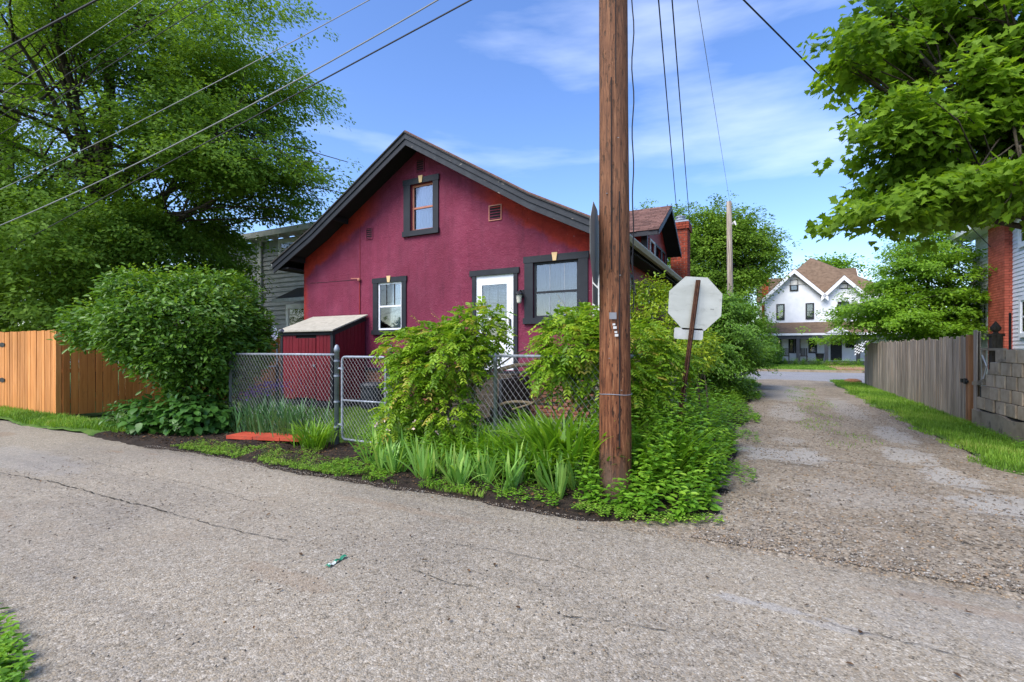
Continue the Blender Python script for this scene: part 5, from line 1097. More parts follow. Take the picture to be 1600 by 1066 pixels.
for cx, hf, pz in ((lpu, lpu-LE[0], LP[1]), (rpu, rpu-MVp[0], RPk[1])):
    for sg in (-1, 1):
        zb_ = ze_-.02
        mb = MB(); mb.pv([(cx, pz+.02), (cx+sg*hf, zb_+.02), (cx+sg*hf, zb_-.08), (cx, pz-.1)], FVW-.4-.001*sg, FVW+5); mb.build('roof_slope', M['brown_roof'], wh)
        mb = MB(); mb.pv([(cx, pz-.05), (cx+sg*hf, zb_-.05), (cx+sg*hf, zb_-.4), (cx, pz-.42)], FVW-.46, FVW-.405+.001*sg); mb.build('bargeboard', M['white'], wh)
    f_ = .38; mb = MB(); mb.pv([(cx, pz-.43), (cx+hf*f_, pz-.43-(pz-ze_)*f_), (cx-hf*f_, pz-.43-(pz-ze_)*f_)], FVW-.05, FVW-.003); mb.build('gable_panel', M['white_worn'], wh)
pkp = q(1266, 403.6, FVW+4.5); mb = MB(); cx, cz_ = pkp; b0, b1 = uL-.3, uR+.3
V = [(b0, FVW+.3, ze_), (b1, FVW+.3, ze_), (b1, FVW+9.3, ze_), (b0, FVW+9.3, ze_), (cx, FVW+4.3, cz_), (cx+.3, FVW+4.9, cz_)]
mb.add(V, [(0, 1, 4), (1, 2, 5, 4), (2, 3, 5), (3, 0, 4, 5)]); mb.build('hip_roof', M['brown_roof'], wh)
rr1 = q(1338, 418, FVW+3); r0_ = q(1300, 419, FVW+3); mb = MB(); mb.pu([(FVW+.8, ze_+.4), (FVW+3.2, rr1[1]), (FVW+5.6, ze_+.4)], r0_[0]-1.0, rr1[0]); mb.build('cross_roof', M['brown_roof'], wh)
mb = MB(); mb.pu([(FVW+1.0, ze_+.3), (FVW+3.2, rr1[1]-.1), (FVW+5.4, ze_+.3)], rr1[0]-.01, rr1[0]+.08); mb.build('cross_gable', M['white'], wh)
mb = MB(); lw = q(1182, 439, FVW+3); mb.pu([(FVW+2.5, ze_), (FVW+5, lw[1]+.4), (FVW+7.5, ze_)], lw[0], uL+1.5); mb.build('wing_roof', M['brown_roof'], wh); mb = MB(); mb.box(lw[0]+.2, uL, FVW+2.8, FVW+7.2, .2, ze_); mb.build('wing_wall', M['white'], wh)
c0, c1 = q(1190.5, 430, FVW+2)[0], q(1200.5, 430, FVW+2)[0]; chimney('chimney', wh, c0, c1, FVW+1.9, FVW+2.5, .3, q(1195, 427, FVW+2)[1], M['mortar_red'], M['brick_t'], cap=.04, ru=.3, rz=.12)
def fw(x0, y0, x1, y1, **k): a = q(x0, y1); b = q(x1, y0); return simple_win(wh, 'u', FVW, a[0]+.07, b[0]-.07, a[1]+.07, b[1]-.07, 'black_frame', .07, **k)
for args in ((1213, 475, 1226, 500.5), (1258.6, 473.5, 1272, 499.3), (1308.6, 471, 1327, 497), (1234, 436.7, 1247.4, 455.4)): fw(*args)
fw(1311, 442.6, 1325, 451.6, rail=False)
for args in ((1232, 527, 1241, 552), (1241.6, 527, 1250.6, 552), (1263, 527, 1276.6, 552), (1214, 527, 1221, 552)): fw(*args, curtain='interior')
a = q(1322.5, 542.5); b = q(1336.7, 529.7); simple_win(wh, 'u', FVW, a[0], b[0], a[1], b[1], 'black_frame', .06, rail=False, curtain='interior')
a = q(1297.5, 563.5); b = q(1315.5, 526); mb = MB(); mb.box(a[0]-.09, a[0], FVW-.05, FVW-.004, .5, b[1]+.08); mb.box(b[0], b[0]+.09, FVW-.05, FVW-.004, .5, b[1]+.08); dd_ = mb.build('door_frame', M['white'], wh)
mb = MB(); mb.box(a[0], b[0], FVW-.035, FVW-.004, .5, b[1]); mb.box(a[0]+.15, b[0]-.15, FVW-.045, FVW-.036, 1.4, b[1]-.2); mb.build('front_door', M['black_frame'], wh)
PVv = FVW-2.3; pe = q(1197, 521, PVv); pz_ = q(1250, 521, PVv)[1]; mb = MB(); ptop = q(1240, 504)[1]
mb.pu([(PVv-.1, pz_), (FVW, ptop), (FVW, ptop-.12), (PVv-.1, pz_-.1)], uL-.4, uR+.3); mb.build('porch_roof', M['brown_roof'], wh)
mb = MB(); mb.box(uL-.4, uR+.3, PVv-.16, PVv-.101, pz_-.16, pz_+.0); mb.build('porch_gutter', M['white'], wh)
mb = MB(); mb.box(uL-.3, uR+.2, PVv-.05, PVv+.12, pz_-.45, pz_-.165); mb.build('porch_beam', M['porch_dark'], wh)
mb = MB(); mb.box(uL-.3, uR+.2, PVv+.12, FVW, pz_-.2, pz_-.17); mb.build('porch_ceiling', M['white_worn'], wh)
a = q(1291, 521, PVv-.2); b = q(1331, 521, PVv-.2); mb = MB(); c_ = (a[0]+b[0])/2; mb.pv([(a[0], pz_), (b[0], pz_), (c_, q(1309, 510, PVv-.2)[1])], PVv-.24, PVv-.17); mb.build('porch_gable', M['white'], wh)
for px in (1203, 1246.8, 1291.3, 1341): x = q(px, 540, PVv)[0]; mb = MB(); mb.box(x-.12, x+.12, PVv-.08, PVv+.1, .45, pz_-.45); mb.build('porch_post', M['porch_dark'], wh)
mb = MB(); mb.box(uL-.3, uR+.2, PVv-.1, FVW, .1, .45); mb.build('porch_floor', M['porch_dark'], wh)
mb = MB()
for i in range(3): x = q(1307, 560, PVv)[0]; mb.box(x-.8, x+.8, PVv-.4-.3*i, PVv-.1-.3*i, .05, .38-.12*i)
mb.build('porch_steps', M['concrete'], wh)
def chair(px, label):
    x = q(px, 560, FVW-1.2)[0]; R = root('porch_chair', (x, FVW-1.2, .45), label, 'chair', 'chairs on the porch across the street'); mb = MB(); mb.box(x-.3, x+.3, FVW-1.5, FVW-.95, .82, .88); mb.build('seat', M['bark'], R)
    for i in range(5): mb = MB(); mb.box(x-.3+i*.13, x-.22+i*.13, FVW-.97, FVW-.93, .88, 1.5); mb.build('back_slat', M['bark'], R)
    for sx_ in (-.28, .24):
        for sy_ in (-1.48, -.98): mb = MB(); mb.box(x+sx_, x+sx_+.05, FVW+sy_, FVW+sy_+.05, .45, .82); mb.build('leg', M['bark'], R)
        mb = MB(); mb.box(x+sx_-.02, x+sx_+.07, FVW-1.5, FVW-.95, 1.08, 1.11); mb.build('armrest', M['bark'], R)
chair(1227, 'left slatted chair on the porch across the street'); chair(1255, 'right slatted chair on the porch across the street')
x = q(1281, 560, FVW-1)[0]; mb = MB(); mb.lathe((x, FVW-1, .45), [(.2, 0), (.25, .1), (.3, .55), (.33, .56), (.33, .62), (.27, .62), (.26, .5)], 12); mb.build('planter', M['black_metal'], label='black pot on the porch left of the dark front post', cat='pot')
x = q(1299, 530, FVW-.1)[0]; mb = MB(); mb.box(x-.2, x+.35, PVv-.11, PVv-.09, pz_-.75, pz_-.47)
# checkered flag
fx, fz = q(1346, 544, FVW-3.2); fg = root('checkered_flag', (fx+.4, FVW-3.2, 0), 'black and white checkered flag hanging on a short pole by the porch', 'flag')
mb = MB(); mb.tube([(fx+.45, FVW-3.2, 0), (fx+.45, FVW-3.2, fz+.75)], .025, 6); mb.build('flag_pole', M['porch_dark'], fg)
wm, bm2 = MB(), MB()
for i in range(8):
    for j in range(7):
        P = []
        for (a, b) in ((i, j), (i+1, j), (i+1, j+1), (i, j+1)): s_ = a/8; t_ = b/7; P.append((fx+.43-s_*.85, FVW-3.2+.08*math.sin(s_*7+t_*2), fz+.65-t_*.75-s_*.45))
        (wm if (i+j) % 2 else bm2).add(P, [(0, 1, 2, 3)])
wm.build('flag_white_checks', M['white'], fg); bm2.build('flag_black_checks', M['black_frame'], fg)
mb = MB(); a = G(1313, 580.5); b = G(1352, 583); mb.box(a[0]-.2, b[0]+1, 36.6, FVW-3.2, .06, .125+.05); mb.build('front_walk', M['terracotta'], kind='structure')
mb = MB(); x, v_ = G(1347, 592); mb.lathe((3.1, 24.0, -.02), [(.2, 0), (.33, .05), (.3, .16), (.15, .22)], 9); mb.build('boulder', M['new_wood'], label='small brown rock at the street end of the plank fence', cat='rock')
# litter: green wrapper
wu, wv_ = G(525, 880); R = root('wrapper', (wu, wv_, .01), 'small crumpled green and white wrapper lying on the asphalt', 'litter'); mb = MB(); pts = []
for i in range(9):
    t_ = i/8-.5; w_ = .016*(1.3 if i in (0, 8) else .8+.1*math.sin(i)); z_ = .012+.008*math.sin(i*1.9); c_ = np.array([wu, wv_])+np.array(toUV(.35, .94))*t_*.17; s_ = np.array(toUV(.94, -.35)); pts += [(*(c_+s_*w_), z_), (*(c_), z_+.009), (*(c_-s_*w_), z_)]
mb.add(pts, [(3*i+j, 3*i+j+1, 3*i+j+4, 3*i+j+3) for i in range(8) for j in (0, 1)]); mb.build('foil', M['plastic_green'], R)

# ------------------------------------------------------------------ trees
def C3(px, py, D): return PD(px, py, D)
# big oak on the left
def oakclear(P):                       # the crown stops short of the grey house and the maroon roof
    e = 1.1*np.sin(P[:, 2]*1.9)+.7*np.sin(P[:, 1]*2.3+P[:, 2]*4)
    return (P[:, 2] > 6.1+e*.2) | (P[:, 0]+.5*np.maximum(0, 10-P[:, 1])*0 < -15.8+.30*e-(P[:, 1]-9.0)*.33)
lob = [(C3(170, 200, 16), (5.6, 5.0, 4.6), 3.2), (C3(315, 300, 15), (2.7, 3.0, 2.6), 1.6), (C3(80, 400, 14), (4.2, 3.0, 2.2), 1.5), (C3(270, 60, 16), (3.0, 3.6, 3.0), 1.5),
       (C3(365, 140, 16), (1.8, 2.4, 2.5), .7), (C3(275, 415, 15.2), (2.9, 2.6, 1.8), 1.3), (C3(388, 290, 15), (1.4, 1.8, 1.2), .5), (C3(-150, 260, 15), (5, 4, 5), 1.6), (C3(120, 460, 13.6), (4.5, 1.5, 1.2), .8), (C3(405, 235, 15.5), (1.1, 1.5, .9), .25)]
bu, bv, _ = C3(150, 546, 16)
tree('oak_tree', (bu, bv, 0), 'huge leafy green oak filling the left side above the orange fence', 'tree', lob, 9500, 33, .12, .40, 'oak', .42, 11, lo=.42, lump=.2, flat=.14, droop=.24, boughs=(560, 1.1, .2), jit=.25, limbs=40, twigs=240, up=.7, clear=oakclear)
lob = [(C3(20, -60, 24), (7, 5, 6), 2), (C3(-150, 100, 24), (7, 5, 6), 1.5), (C3(250, -120, 24), (5, 4, 5), 1)]
bu, bv, _ = C3(20, 546, 24); tree('oak_tree', (bu, bv, 0), 'taller darker tree showing behind the oak at the top-left corner', 'tree', lob, 1300, 26, .2, .8, 'oak2', .4, 12, lo=.4, limbs=16, twigs=80)
# hedge mass behind the cedar fence
# round bush by the alley
lob = [(C3(288, 510, 8.9), (1.40, 1.25, .72), 3), (C3(310, 558, 8.7), (.95, 1.0, .46), 1.2), (C3(322, 596, 8.6), (.50, .6, .36), .5), (C3(190, 512, 8.9), (.66, .8, .40), .6), (C3(352, 535, 8.8), (.58, .8, .66), .8), (C3(330, 462, 8.9), (.62, .8, .40), .4), (C3(250, 457, 8.9), (.8, .8, .32), .5)]
b = C3(290, 664, 8.75); tree('round_bush', (b[0], b[1], 0), 'large round dark green bush on dark stems beside the orange fence', 'bush', lob, 2100, 20, .092, .17, 'bush', .05, 21, 'oval', lo=.72, lump=.09, flat=.4, young=.6, jit=.3, shoots=170, droop=.1, limbs=30, twigs=90, down=.95, stems=7, up=.55)
# leafy plants under the bush
def leafclump(name, base, lobes, n, size, mat, tpl, seed, label, cat, group=None, kind=None, droop=.35, wid=1.2, lo=.5):
    r = rng_(seed); tp, out, f = tips(r, lobes, n, lo, .12); m = len(tp); k = tp[:, 2] > .02; tp, out = tp[k], out[k]; m = len(tp)
    D = unit(out*np.array([1, 1, .3])+r.normal(scale=.35, size=(m, 3))-np.array([0, 0, droop])); N = unit(out*.6+np.array([0, 0, .9])+r.normal(scale=.25, size=(m, 3)))
    me = leaf_mesh(name, M[mat], tp, D, N, size*(.6+.7*r.random(m)), np.clip(.2+.6*r.random(m), 0, 1), tpl, wid)
    return link_leaf(name, me, None, base, label=label, cat=cat, group=group, kind=kind)
L3 = lambda px, py, D, ru, rv_, rz: (C3(px, py, D), (ru, rv_, rz), ru*rz)
for i, (px, py, D_, a, bq, c_, n_, lb) in enumerate([(205, 650, 8.7, .42, .4, .32, 420, 'low plant with narrow leaves at the left foot of the round bush'), (245, 650, 8.2, .5, .45, .34, 480, 'broad-leaved plant under the round bush, left of its stems'),
        (300, 648, 8.05, .5, .45, .36, 520, 'broad-leaved plant with drooping leaves in front of the round bush stems'), (340, 655, 8.2, .35, .35, .3, 320, 'broad-leaved plant touching the chain-link fence under the bush')]):
    b = C3(px, py, D_); leafclump('leafy_plant', (b[0], b[1], 0), [(b, (a, bq, c_), 1)], n_, .13 if i else .09, 'under', 'broad', 30+i, lb, 'plant', 'broad-leaved plants under the round bush', wid=1.15 if i else .7)
# vines: compound leaves
def wisteria(name, base, lobes, n, seed, label, stems, L0=.21, lf=.066, shoots=()):
    r = rng_(seed); R = root(name, base, label, 'vine', None); tp, out, f = tips(r, lobes, n, .6, .15)
    k = tp[:, 2] > .1; tp, out = tp[k], out[k]; m = len(tp); ax = unit(out*np.array([1, 1, .35])+r.normal(scale=.45, size=(m, 3))); ctint = r.random(m)
    Ps, Ds, Ns, Ss, Ts = [], [], [], [], []; Lx = L0*(.6+.6*r.random(m)); up = np.array([0, 0, 1.]); sd = unit(np.cross(ax, up)); nn = unit(np.cross(sd, ax)); nn *= np.sign(nn[:, 2:3]+1e-6)
    for j in range(6):
        t_ = (j+.6)/6.3
        c_ = tp+ax*(Lx*t_)[:, None]-up*(Lx*.45*t_*t_)[:, None]
        for s_ in (-1, 1):
            D_ = unit(ax*.55+sd*s_*.8-up*.35+r.normal(scale=.12, size=(m, 3))); Ps.append(c_); Ds.append(D_); Ns.append(unit(nn+r.normal(scale=.2, size=(m, 3)))); Ss.append(lf*(.7+.5*r.random(m))*(1-.25*abs(t_-.5)))
            Ts.append(np.clip(.08+.62*ctint+.18*(r.random(m)-.5), 0, .84)+(ctint > .955)*.25)
    for sh in shoots:                                         # long free tips
        a = np.array(sh[0], float); b_ = np.array(sh[1], float); k_ = sh[2]
        for j in range(k_):
            t_ = j/k_; c_ = a+(b_-a)*t_+np.array([0, 0, -.06*t_*t_]); 
            for s_ in (-1, 1): Ps.append(c_[None]); Ds.append(unit((b_-a)*.5+np.cross(unit(b_-a), up)*s_*.6+r.normal(scale=.15, size=3)-up*.1)[None]); Ns.append(unit(up+r.normal(scale=.4, size=3))[None]); Ss.append(np.array([lf*.6*(1-.4*t_)])); Ts.append(np.array([.8+.2*r.random()]))
    link_leaf('foliage', leaf_mesh(name+'_leaves', M['wist'], np.concatenate(Ps), np.concatenate(Ds), np.concatenate(Ns), np.concatenate(Ss), np.concatenate(Ts), 'oval', .95), R)
    mb = MB(); rr = random.Random(seed)
    for (a, b_, r0, r1, sg) in stems: limb(mb, a, b_, r0, r1, sg, 9, .08, 7, rr)
    for sh in shoots: limb(mb, sh[0], sh[1], .004, .0015, 0, 5, .02, 4, rr)
    for i in range(50): j = rr.randrange(m); limb(mb, np.array(lobes[rr.randrange(len(lobes))][0]), tp[j], .008, .003, .02, 4, .1, 4, rr)
    mb.build('vine_stem', M['vine'], R, smooth=True); return R
Dw = 6.25
l1 = [(C3(697, 555, Dw), (.55, .42, .42), 2.2), (C3(652, 600, Dw), (.27, .35, .50), 1.0), (C3(745, 520, Dw-.1), (.33, .32, .34), .9), (C3(640, 545, Dw+.1), (.30, .3, .28), .6), (C3(700, 640, Dw-.1), (.36, .3, .34), .8), (C3(625, 655, Dw), (.2, .3, .3), .4)]
sh1 = [(C3(770, 500, 6.2), C3(757, 462, 6.2), 9), (C3(735, 500, 6.3), C3(722, 470, 6.3), 8), (C3(660, 510, 6.3), C3(640, 485, 6.2), 8), (C3(690, 505, 6.3), C3(672, 482, 6.3), 7), (C3(790, 530, 6.1), C3(800, 470, 6.1), 9)]
b = C3(716, 705, 6.2)
wisteria('wisteria_vine', (b[0], b[1], 0), l1, 1700, 41, 'yellow-green compound-leaved vine heaped over the fence right of the gate', [((b[0], b[1], -.05), C3(700, 560, 6.25), .045, .02, 0), ((b[0]+.06, b[1], -.05), C3(740, 585, 6.2), .04, .02, 0),
          (C3(735, 600, 6.2), C3(860, 580, 5.75), .032, .02, .10), (C3(770, 637, 6.0), C3(875, 630, 5.7), .022, .014, .05), (C3(740, 590, 6.2), C3(825, 545, 6.1), .014, .008, 0)], shoots=sh1)
l2 = [(C3(900, 535, 5.65), (.42, .42, .34), 1.4), (C3(930, 500, 5.9), (.25, .3, .18), .5), (C3(985, 545, 6.1), (.44, .35, .36), 1.3), (C3(1030, 575, 6.5), (.42, .35, .34), 1.1), (C3(870, 580, 5.7), (.22, .3, .18), .4), (C3(1005, 610, 5.7), (.25, .3, .35), .6), (C3(950, 600, 5.6), (.4, .3, .35), .7)]
sh2 = [(C3(900, 500, 5.7), C3(870, 460, 5.7), 9), (C3(870, 520, 5.6), C3(852, 495, 5.6), 7), (C3(860, 560, 5.6), C3(815, 535, 5.7), 9), (C3(865, 545, 5.6), C3(835, 525, 5.7), 7), (C3(915, 490, 5.7), C3(905, 468, 5.7), 6)]
b = C3(960, 720, 5.3)
wisteria('wisteria_vine', (b[0], b[1], 0), l2, 1900, 42, 'yellow-green compound-leaved vine spreading behind the utility pole', [((b[0], b[1], -.05), C3(960, 560, 5.6), .05, .02, 0), (C3(950, 610, 5.6), C3(800, 640, 5.75), .022, .012, .03), (C3(880, 575, 5.65), C3(830, 632, 5.7), .018, .01, 0), (C3(870, 640, 5.6), C3(915, 570, 5.6), .014, .01, 0), (C3(900, 640, 5.6), C3(935, 590, 5.6), .014, .01, 0)], shoots=sh2)
# bushes along the drive
lob = [(C3(1028, 495, 9.0), (.48, .5, .55), 1.6), (C3(1015, 455, 9.1), (.28, .3, .24), .5), (C3(1040, 540, 8.6), (.55, .5, .4), 1)]
b = C3(1028, 560, 9.0); tree('yellow_bush', (b[0], b[1], 0), 'bright yellow-green upright bush at the house corner behind the leaning sign', 'bush', lob, 420, 14, .07, .13, 'yellow', .03, 51, 'oval', lo=.6, flat=.5, stems=4, limbs=12, twigs=30)
lob = [(C3(1088, 545, 7.6), (.30, .35, .25), 1)]
b = C3(1088, 575, 7.6); tree('yellow_bush', (b[0], b[1], 0), 'small yellow-green bush showing just below the leaning sign', 'bush', lob, 130, 12, .06, .11, 'yellow', .02, 52, 'oval', lo=.55, flat=.5, stems=3, limbs=6, twigs=12)
lob = [(C3(1132, 515, 14.5), (.92, 1.1, 1.08), 2), (C3(1112, 565, 13.5), (.65, .8, .7), 1), (C3(1165, 535, 17.0), (.55, .9, .9), 1), (C3(1118, 485, 14.5), (.5, .7, .42), .7)]
b = C3(1140, 615, 14.5); tree('hedge_bush', (b[0], b[1], 0), 'tall dark layered bush overhanging the left edge of the gravel drive', 'bush', lob, 2400, 22, .085, .22, 'hedge', .06, 53, 'oval', lo=.6, flat=.14, droop=.3, boughs=(210, .42, .06), jit=.25, stems=4, limbs=16, twigs=50)
lob = [(C3(1203, 550, 39), (.8, .8, .95), 1)]
b = C3(1203, 573, 39); tree('round_shrub', (b[0], b[1], 0), 'clipped round shrub at the left end of the porch across the street', 'bush', lob, 300, 20, .12, .2, 'hedge', .04, 54, lo=.75, lump=.05, stems=2, limbs=5, twigs=10)
# far trees
lob = [(C3(1115, 405, 37), (3.5, 4, 3.9), 2), (C3(1070, 400, 37), (2.6, 3, 3.3), 1), (C3(1165, 400, 37), (2.0, 3, 2.2), 1), (C3(1118, 355, 37), (2.4, 3, 1.6), .8), (C3(1040, 345, 38), (1.4, 1.5, 1.0), .25), (C3(1105, 480, 36), (3.6, 3, 2.6), 1.2)]
b = C3(1125, 570, 37); tree('round_tree', (b[0], b[1], 0), 'large rounded mid-green tree behind the chimney and distant pole', 'tree', lob, 4600, 22, .2, .5, 'fartree', .3, 61, lo=.5, lump=.14, flat=.2, boughs=(270, 1.15, .3), jit=.25, limbs=20, twigs=60)
lob = [(C3(1300, 420, 60), (2.6, 2, 1.4), 1), (C3(1280, 425, 60), (2.0, 2, 1.2), .6)]
b = C3(1300, 562, 60); tree('back_tree', (b[0], b[1], 0), 'yellow-green treetop rising behind the brown roof across the street', 'tree', lob, 260, 16, .4, .8, 'light', .25, 62, lo=.4, lump=.3, limbs=8, twigs=20)
lob = [(C3(1450, 445, 17), (1.75, 1.7, 1.3), 2.4), (C3(1388, 485, 16.5), (.9, 1.3, .62), 1.0), (C3(1475, 380, 17.5), (1.1, 1.3, .95), 1.1), (C3(1425, 420, 17), (.9, 1.2, .75), .7), (C3(1335, 487, 17), (.65, .8, .32), .3), (C3(1480, 490, 16.5), (1.2, 1.2, .8), 1.0), (C3(1400, 515, 16.8), (1.8, 1.2, .5), .8)]
b = C3(1440, 600, 17.3); tree('garden_tree', (b[0], b[1], 0), 'light green layered tree above the weathered plank fence', 'tree', lob, 2700, 24, .105, .26, 'light', .14, 63, 'dia', lo=.45, lump=.22, flat=.12, droop=.2, boughs=(190, .62, .07), jit=.25, limbs=24, twigs=90)
# maple, upper right, near
lob = [(C3(1560, 60, 6.7), (1.25, 1.3, 1.0), 2.6), (C3(1630, 190, 6.5), (1.2, 1.2, .95), 2.2), (C3(1492, 175, 6.5), (.85, .8, .62), 1.5), (C3(1452, 292, 6.3), (.72, .6, .26), 1.0), (C3(1397, 322, 6.2), (.45, .4, .14), .35), (C3(1580, 290, 6.3), (.85, .7, .30), 1.1),
       (C3(1362, 10, 6.6), (.5, .45, .2), .5), (C3(1442, 40, 6.8), (.7, .8, .5), 1.0), (C3(1357, 178, 6.4), (.45, .4, .16), .35), (C3(1352, 85, 6.4), (.42, .4, .16), .3), (C3(1740, 60, 6.4), (1.6, 1.4, 1.8), 1.8), (C3(1660, 270, 5.3), (.5, .5, .36), .6), (C3(1412, 225, 6.4), (.5, .5, .3), .7)]
b = C3(1800, 760, 6.6)
R = tree('maple_tree', (b[0], b[1], 0), 'near maple with broad lobed bright leaves hanging in from the top right', 'tree', lob, 2700, 13, .098, .19, 'maple', .2, 71, 'maple', lo=.4, lump=.2, flat=.22, droop=.3, limbs=46, twigs=330, up=.55, boughs=(190, .36, .05), jit=.33)
# far treeline beyond the houses
r = rng_(80); mct = 1500; th = r.random(mct)*2*math.pi; keepd = 95+r.random(mct)*40
tp = np.stack([np.cos(th)*keepd, 20+np.sin(th)*keepd, 1+r.random(mct)**1.5*5.0], 1); P, D, N, S, T = sprays(r, tp, unit(np.c_[-tp[:, :2], np.ones(mct)*40]), 16, 3.4, .5, .1, 1.3)
link_leaf('far_woods', leaf_mesh('far_woods', M['fartree'], P, D, N, S, T, 'dia'), kind='stuff', label='low belt of distant trees beyond the houses', cat='woods')

# ------------------------------------------------------------------ irises, lilies, weeds, grass
def iris_mesh(seed, nf, Lr=(.32, .52), w=.032, k=5, mat='iris'):
    r = rng_(seed); P, az, le, Ln, W, bd = [], [], [], [], [], []
    for f in range(nf):
        a0 = r.random()*math.pi; c = r.normal(scale=.045, size=2); nb = r.integers(5, 8)
        for i in range(nb):
            s_ = (i-(nb-1)/2)/nb*2; P.append((c[0]+math.cos(a0)*s_*.02, c[1]+math.sin(a0)*s_*.02, 0)); az.append(a0+(0 if s_ > 0 else math.pi)); le.append(abs(s_)*.75+r.random()*.1); Ln.append((Lr[0]+(Lr[1]-Lr[0])*r.random())*(1-.25*abs(s_))); W.append(w*(.7+.5*r.random())); bd.append((r.random()**3)*1.3)
    P = np.array(P); n = len(P); V, Fa, T = blades(r, P, np.array(az), np.array(le), np.array(Ln), np.array(W), np.array(bd), k, twist=.9, tint=np.where(r.random(n) < .06, .98, .1+.75*r.random(n)))
    return raw_mesh('iris_blades', V, Fa, M[mat], T)
IV = [iris_mesh(100+i, 3+i % 3) for i in range(8)]
ic = []
for px, py in ((585, 728), (600, 738), (622, 742), (640, 730), (655, 748), (672, 752), (690, 742), (708, 758), (722, 765), (742, 752), (760, 760), (776, 748), (800, 770), (812, 758), (832, 752), (852, 768), (872, 778), (888, 764), (905, 770), (925, 772), (935, 760), (618, 722), (660, 728), (700, 722), (745, 735), (790, 738), (840, 735), (585, 712), (640, 712), (680, 712), (880, 745), (915, 742)):
    ic.append((px, py))
names = []
ORD = 'first second third fourth fifth sixth seventh eighth ninth tenth eleventh twelfth thirteenth fourteenth fifteenth sixteenth seventeenth eighteenth nineteenth twentieth'.split()
isf = lambda p: p[1] > 745+.05*(p[0]-600)
fr_, bk_ = sorted(p for p in ic if isf(p)), sorted(p for p in ic if not isf(p))
for i, p in enumerate(ic):
    u_, v_ = G(*p); X, Y = toXY(u_, v_); sc_ = random.uniform(.78, 1.08); f_ = isf(p); k_ = (fr_ if f_ else bk_).index(p)
    link_mesh('iris_clump', IV[i % 8], (X, Y, .02), (0, 0, random.random()*6.28), None, (sc_, sc_, sc_),
              label='sword-leaved iris clump, %s from the gate in the %s row' % (ORD[k_], 'front' if f_ else 'back'), cat='iris', group='iris clumps between the gate and the utility pole')
# faded iris flowers
r = rng_(5); k_ = 0
# daylily mounds
def lily_mesh(seed, n, Lr=(.5, .85), w=.028, spread=.16, mat='lily', le0=.15, le1=.7, b0=.5, b1=1.6):
    r = rng_(seed); P = np.c_[r.normal(scale=spread, size=(n, 2)), np.zeros(n)]; az = np.arctan2(P[:, 1], P[:, 0])+r.normal(scale=.7, size=n)
    V, Fa, T = blades(r, P, az, le0+(le1-le0)*r.random(n), Lr[0]+(Lr[1]-Lr[0])*r.random(n), w*(.7+.6*r.random(n)), b0+(b1-b0)*r.random(n), 7, twist=.3)
    return raw_mesh('blades', V, Fa, M[mat], T)
LV = [lily_mesh(200+i, 170) for i in range(4)]
for i, (px, py, D_, sc_, lb) in enumerate([(850, 0, 5.25, 1.0, 'arching bright green daylily mound left of the pole base'), (905, 0, 5.2, 1.15, 'tall arching daylily mound right against the pole, left side'), (880, 0, 5.55, 1.2, 'daylily mound behind the irises under the vine beside the pole'), (740, 0, 5.75, .8, 'daylily mound below the bare vine stems'), (790, 0, 5.7, .8, 'low daylily mound before the open chain-link mesh'),
        (1010, 0, 4.95, .95, 'long-leaved mound just right of the pole base'), (1045, 0, 5.4, .95, 'long-leaved mound in the weeds below the leaning sign')]):
    X = (px-800)/F*D_; link_mesh('daylily_mound', LV[i % 4], (X, D_, .02), (0, 0, i*1.3), None, (sc_, sc_, sc_), label=lb, cat='daylily', group='daylily mounds')
BV = [lily_mesh(220+i, 90, (.35, .65), .016, .14, 'iris_blue', .05, .5, .1, .7) for i in range(2)]
for i, (px, D_, sc_, lb) in enumerate([(395, 7.9, 1.0, 'blue-green grassy clump behind the fence next to the round bush'), (425, 7.7, 1.1, 'blue-green grassy clump behind the fence above the first red slab'), (455, 7.6, 1.1, 'blue-green grassy clump behind the fence above the middle slab'), (480, 7.5, 1.0, 'blue-green grassy clump inside the fence left of the gate post')]):
    X = (px-800)/F*D_; link_mesh('blue_grass_clump', BV[i % 2], (X, D_, .02), (0, 0, i), None, (sc_, sc_, sc_), label=lb, cat='grass clump', group='blue-green clumps inside the fence')
X = (502-800)/F*7.15; link_mesh('daylily_mound', LV[1], (X, 6.9, .02), (0, 0, 2), None, (.6, .6, .6), label='small arching green clump at the foot of the gate post', cat='daylily', group='daylily mounds')
# purple flowers behind the fence
for i, (px, py, D_) in enumerate(((388, 615, 8.9), (408, 605, 9.2), (425, 603, 9.4))):
    r = rng_(300+i); b = C3(px, py, D_); R = root('flower_clump', (b[0], b[1], 0), ('purple flower clump lowest, nearest the round bush', 'purple flower clump in the middle behind the chain-link', 'purple flower clump against the shed front')[i], 'flowers', 'purple flowers behind the fence')
    n = 160; tp = np.array(b)+r.normal(size=(n, 3))*np.array([.2, .2, .07]); link_leaf('petals', leaf_mesh('petals', M['flower_purple'], tp, r.normal(size=(n, 3)), r.normal(size=(n, 3)), .03+.03*r.random(n), r.random(n), 'dia'), R)
    n = 60; Pb = np.c_[b[0]+r.normal(scale=.12, size=n), b[1]+r.normal(scale=.12, size=n), np.zeros(n)]; V, Fa, T = blades(r, Pb, r.random(n)*6.28, r.random(n)*.3, np.full(n, b[2]), np.full(n, .015), r.random(n)*.3, 4); link_leaf('stems', raw_mesh('stems', V, Fa, M['iris_blue'], T), R)
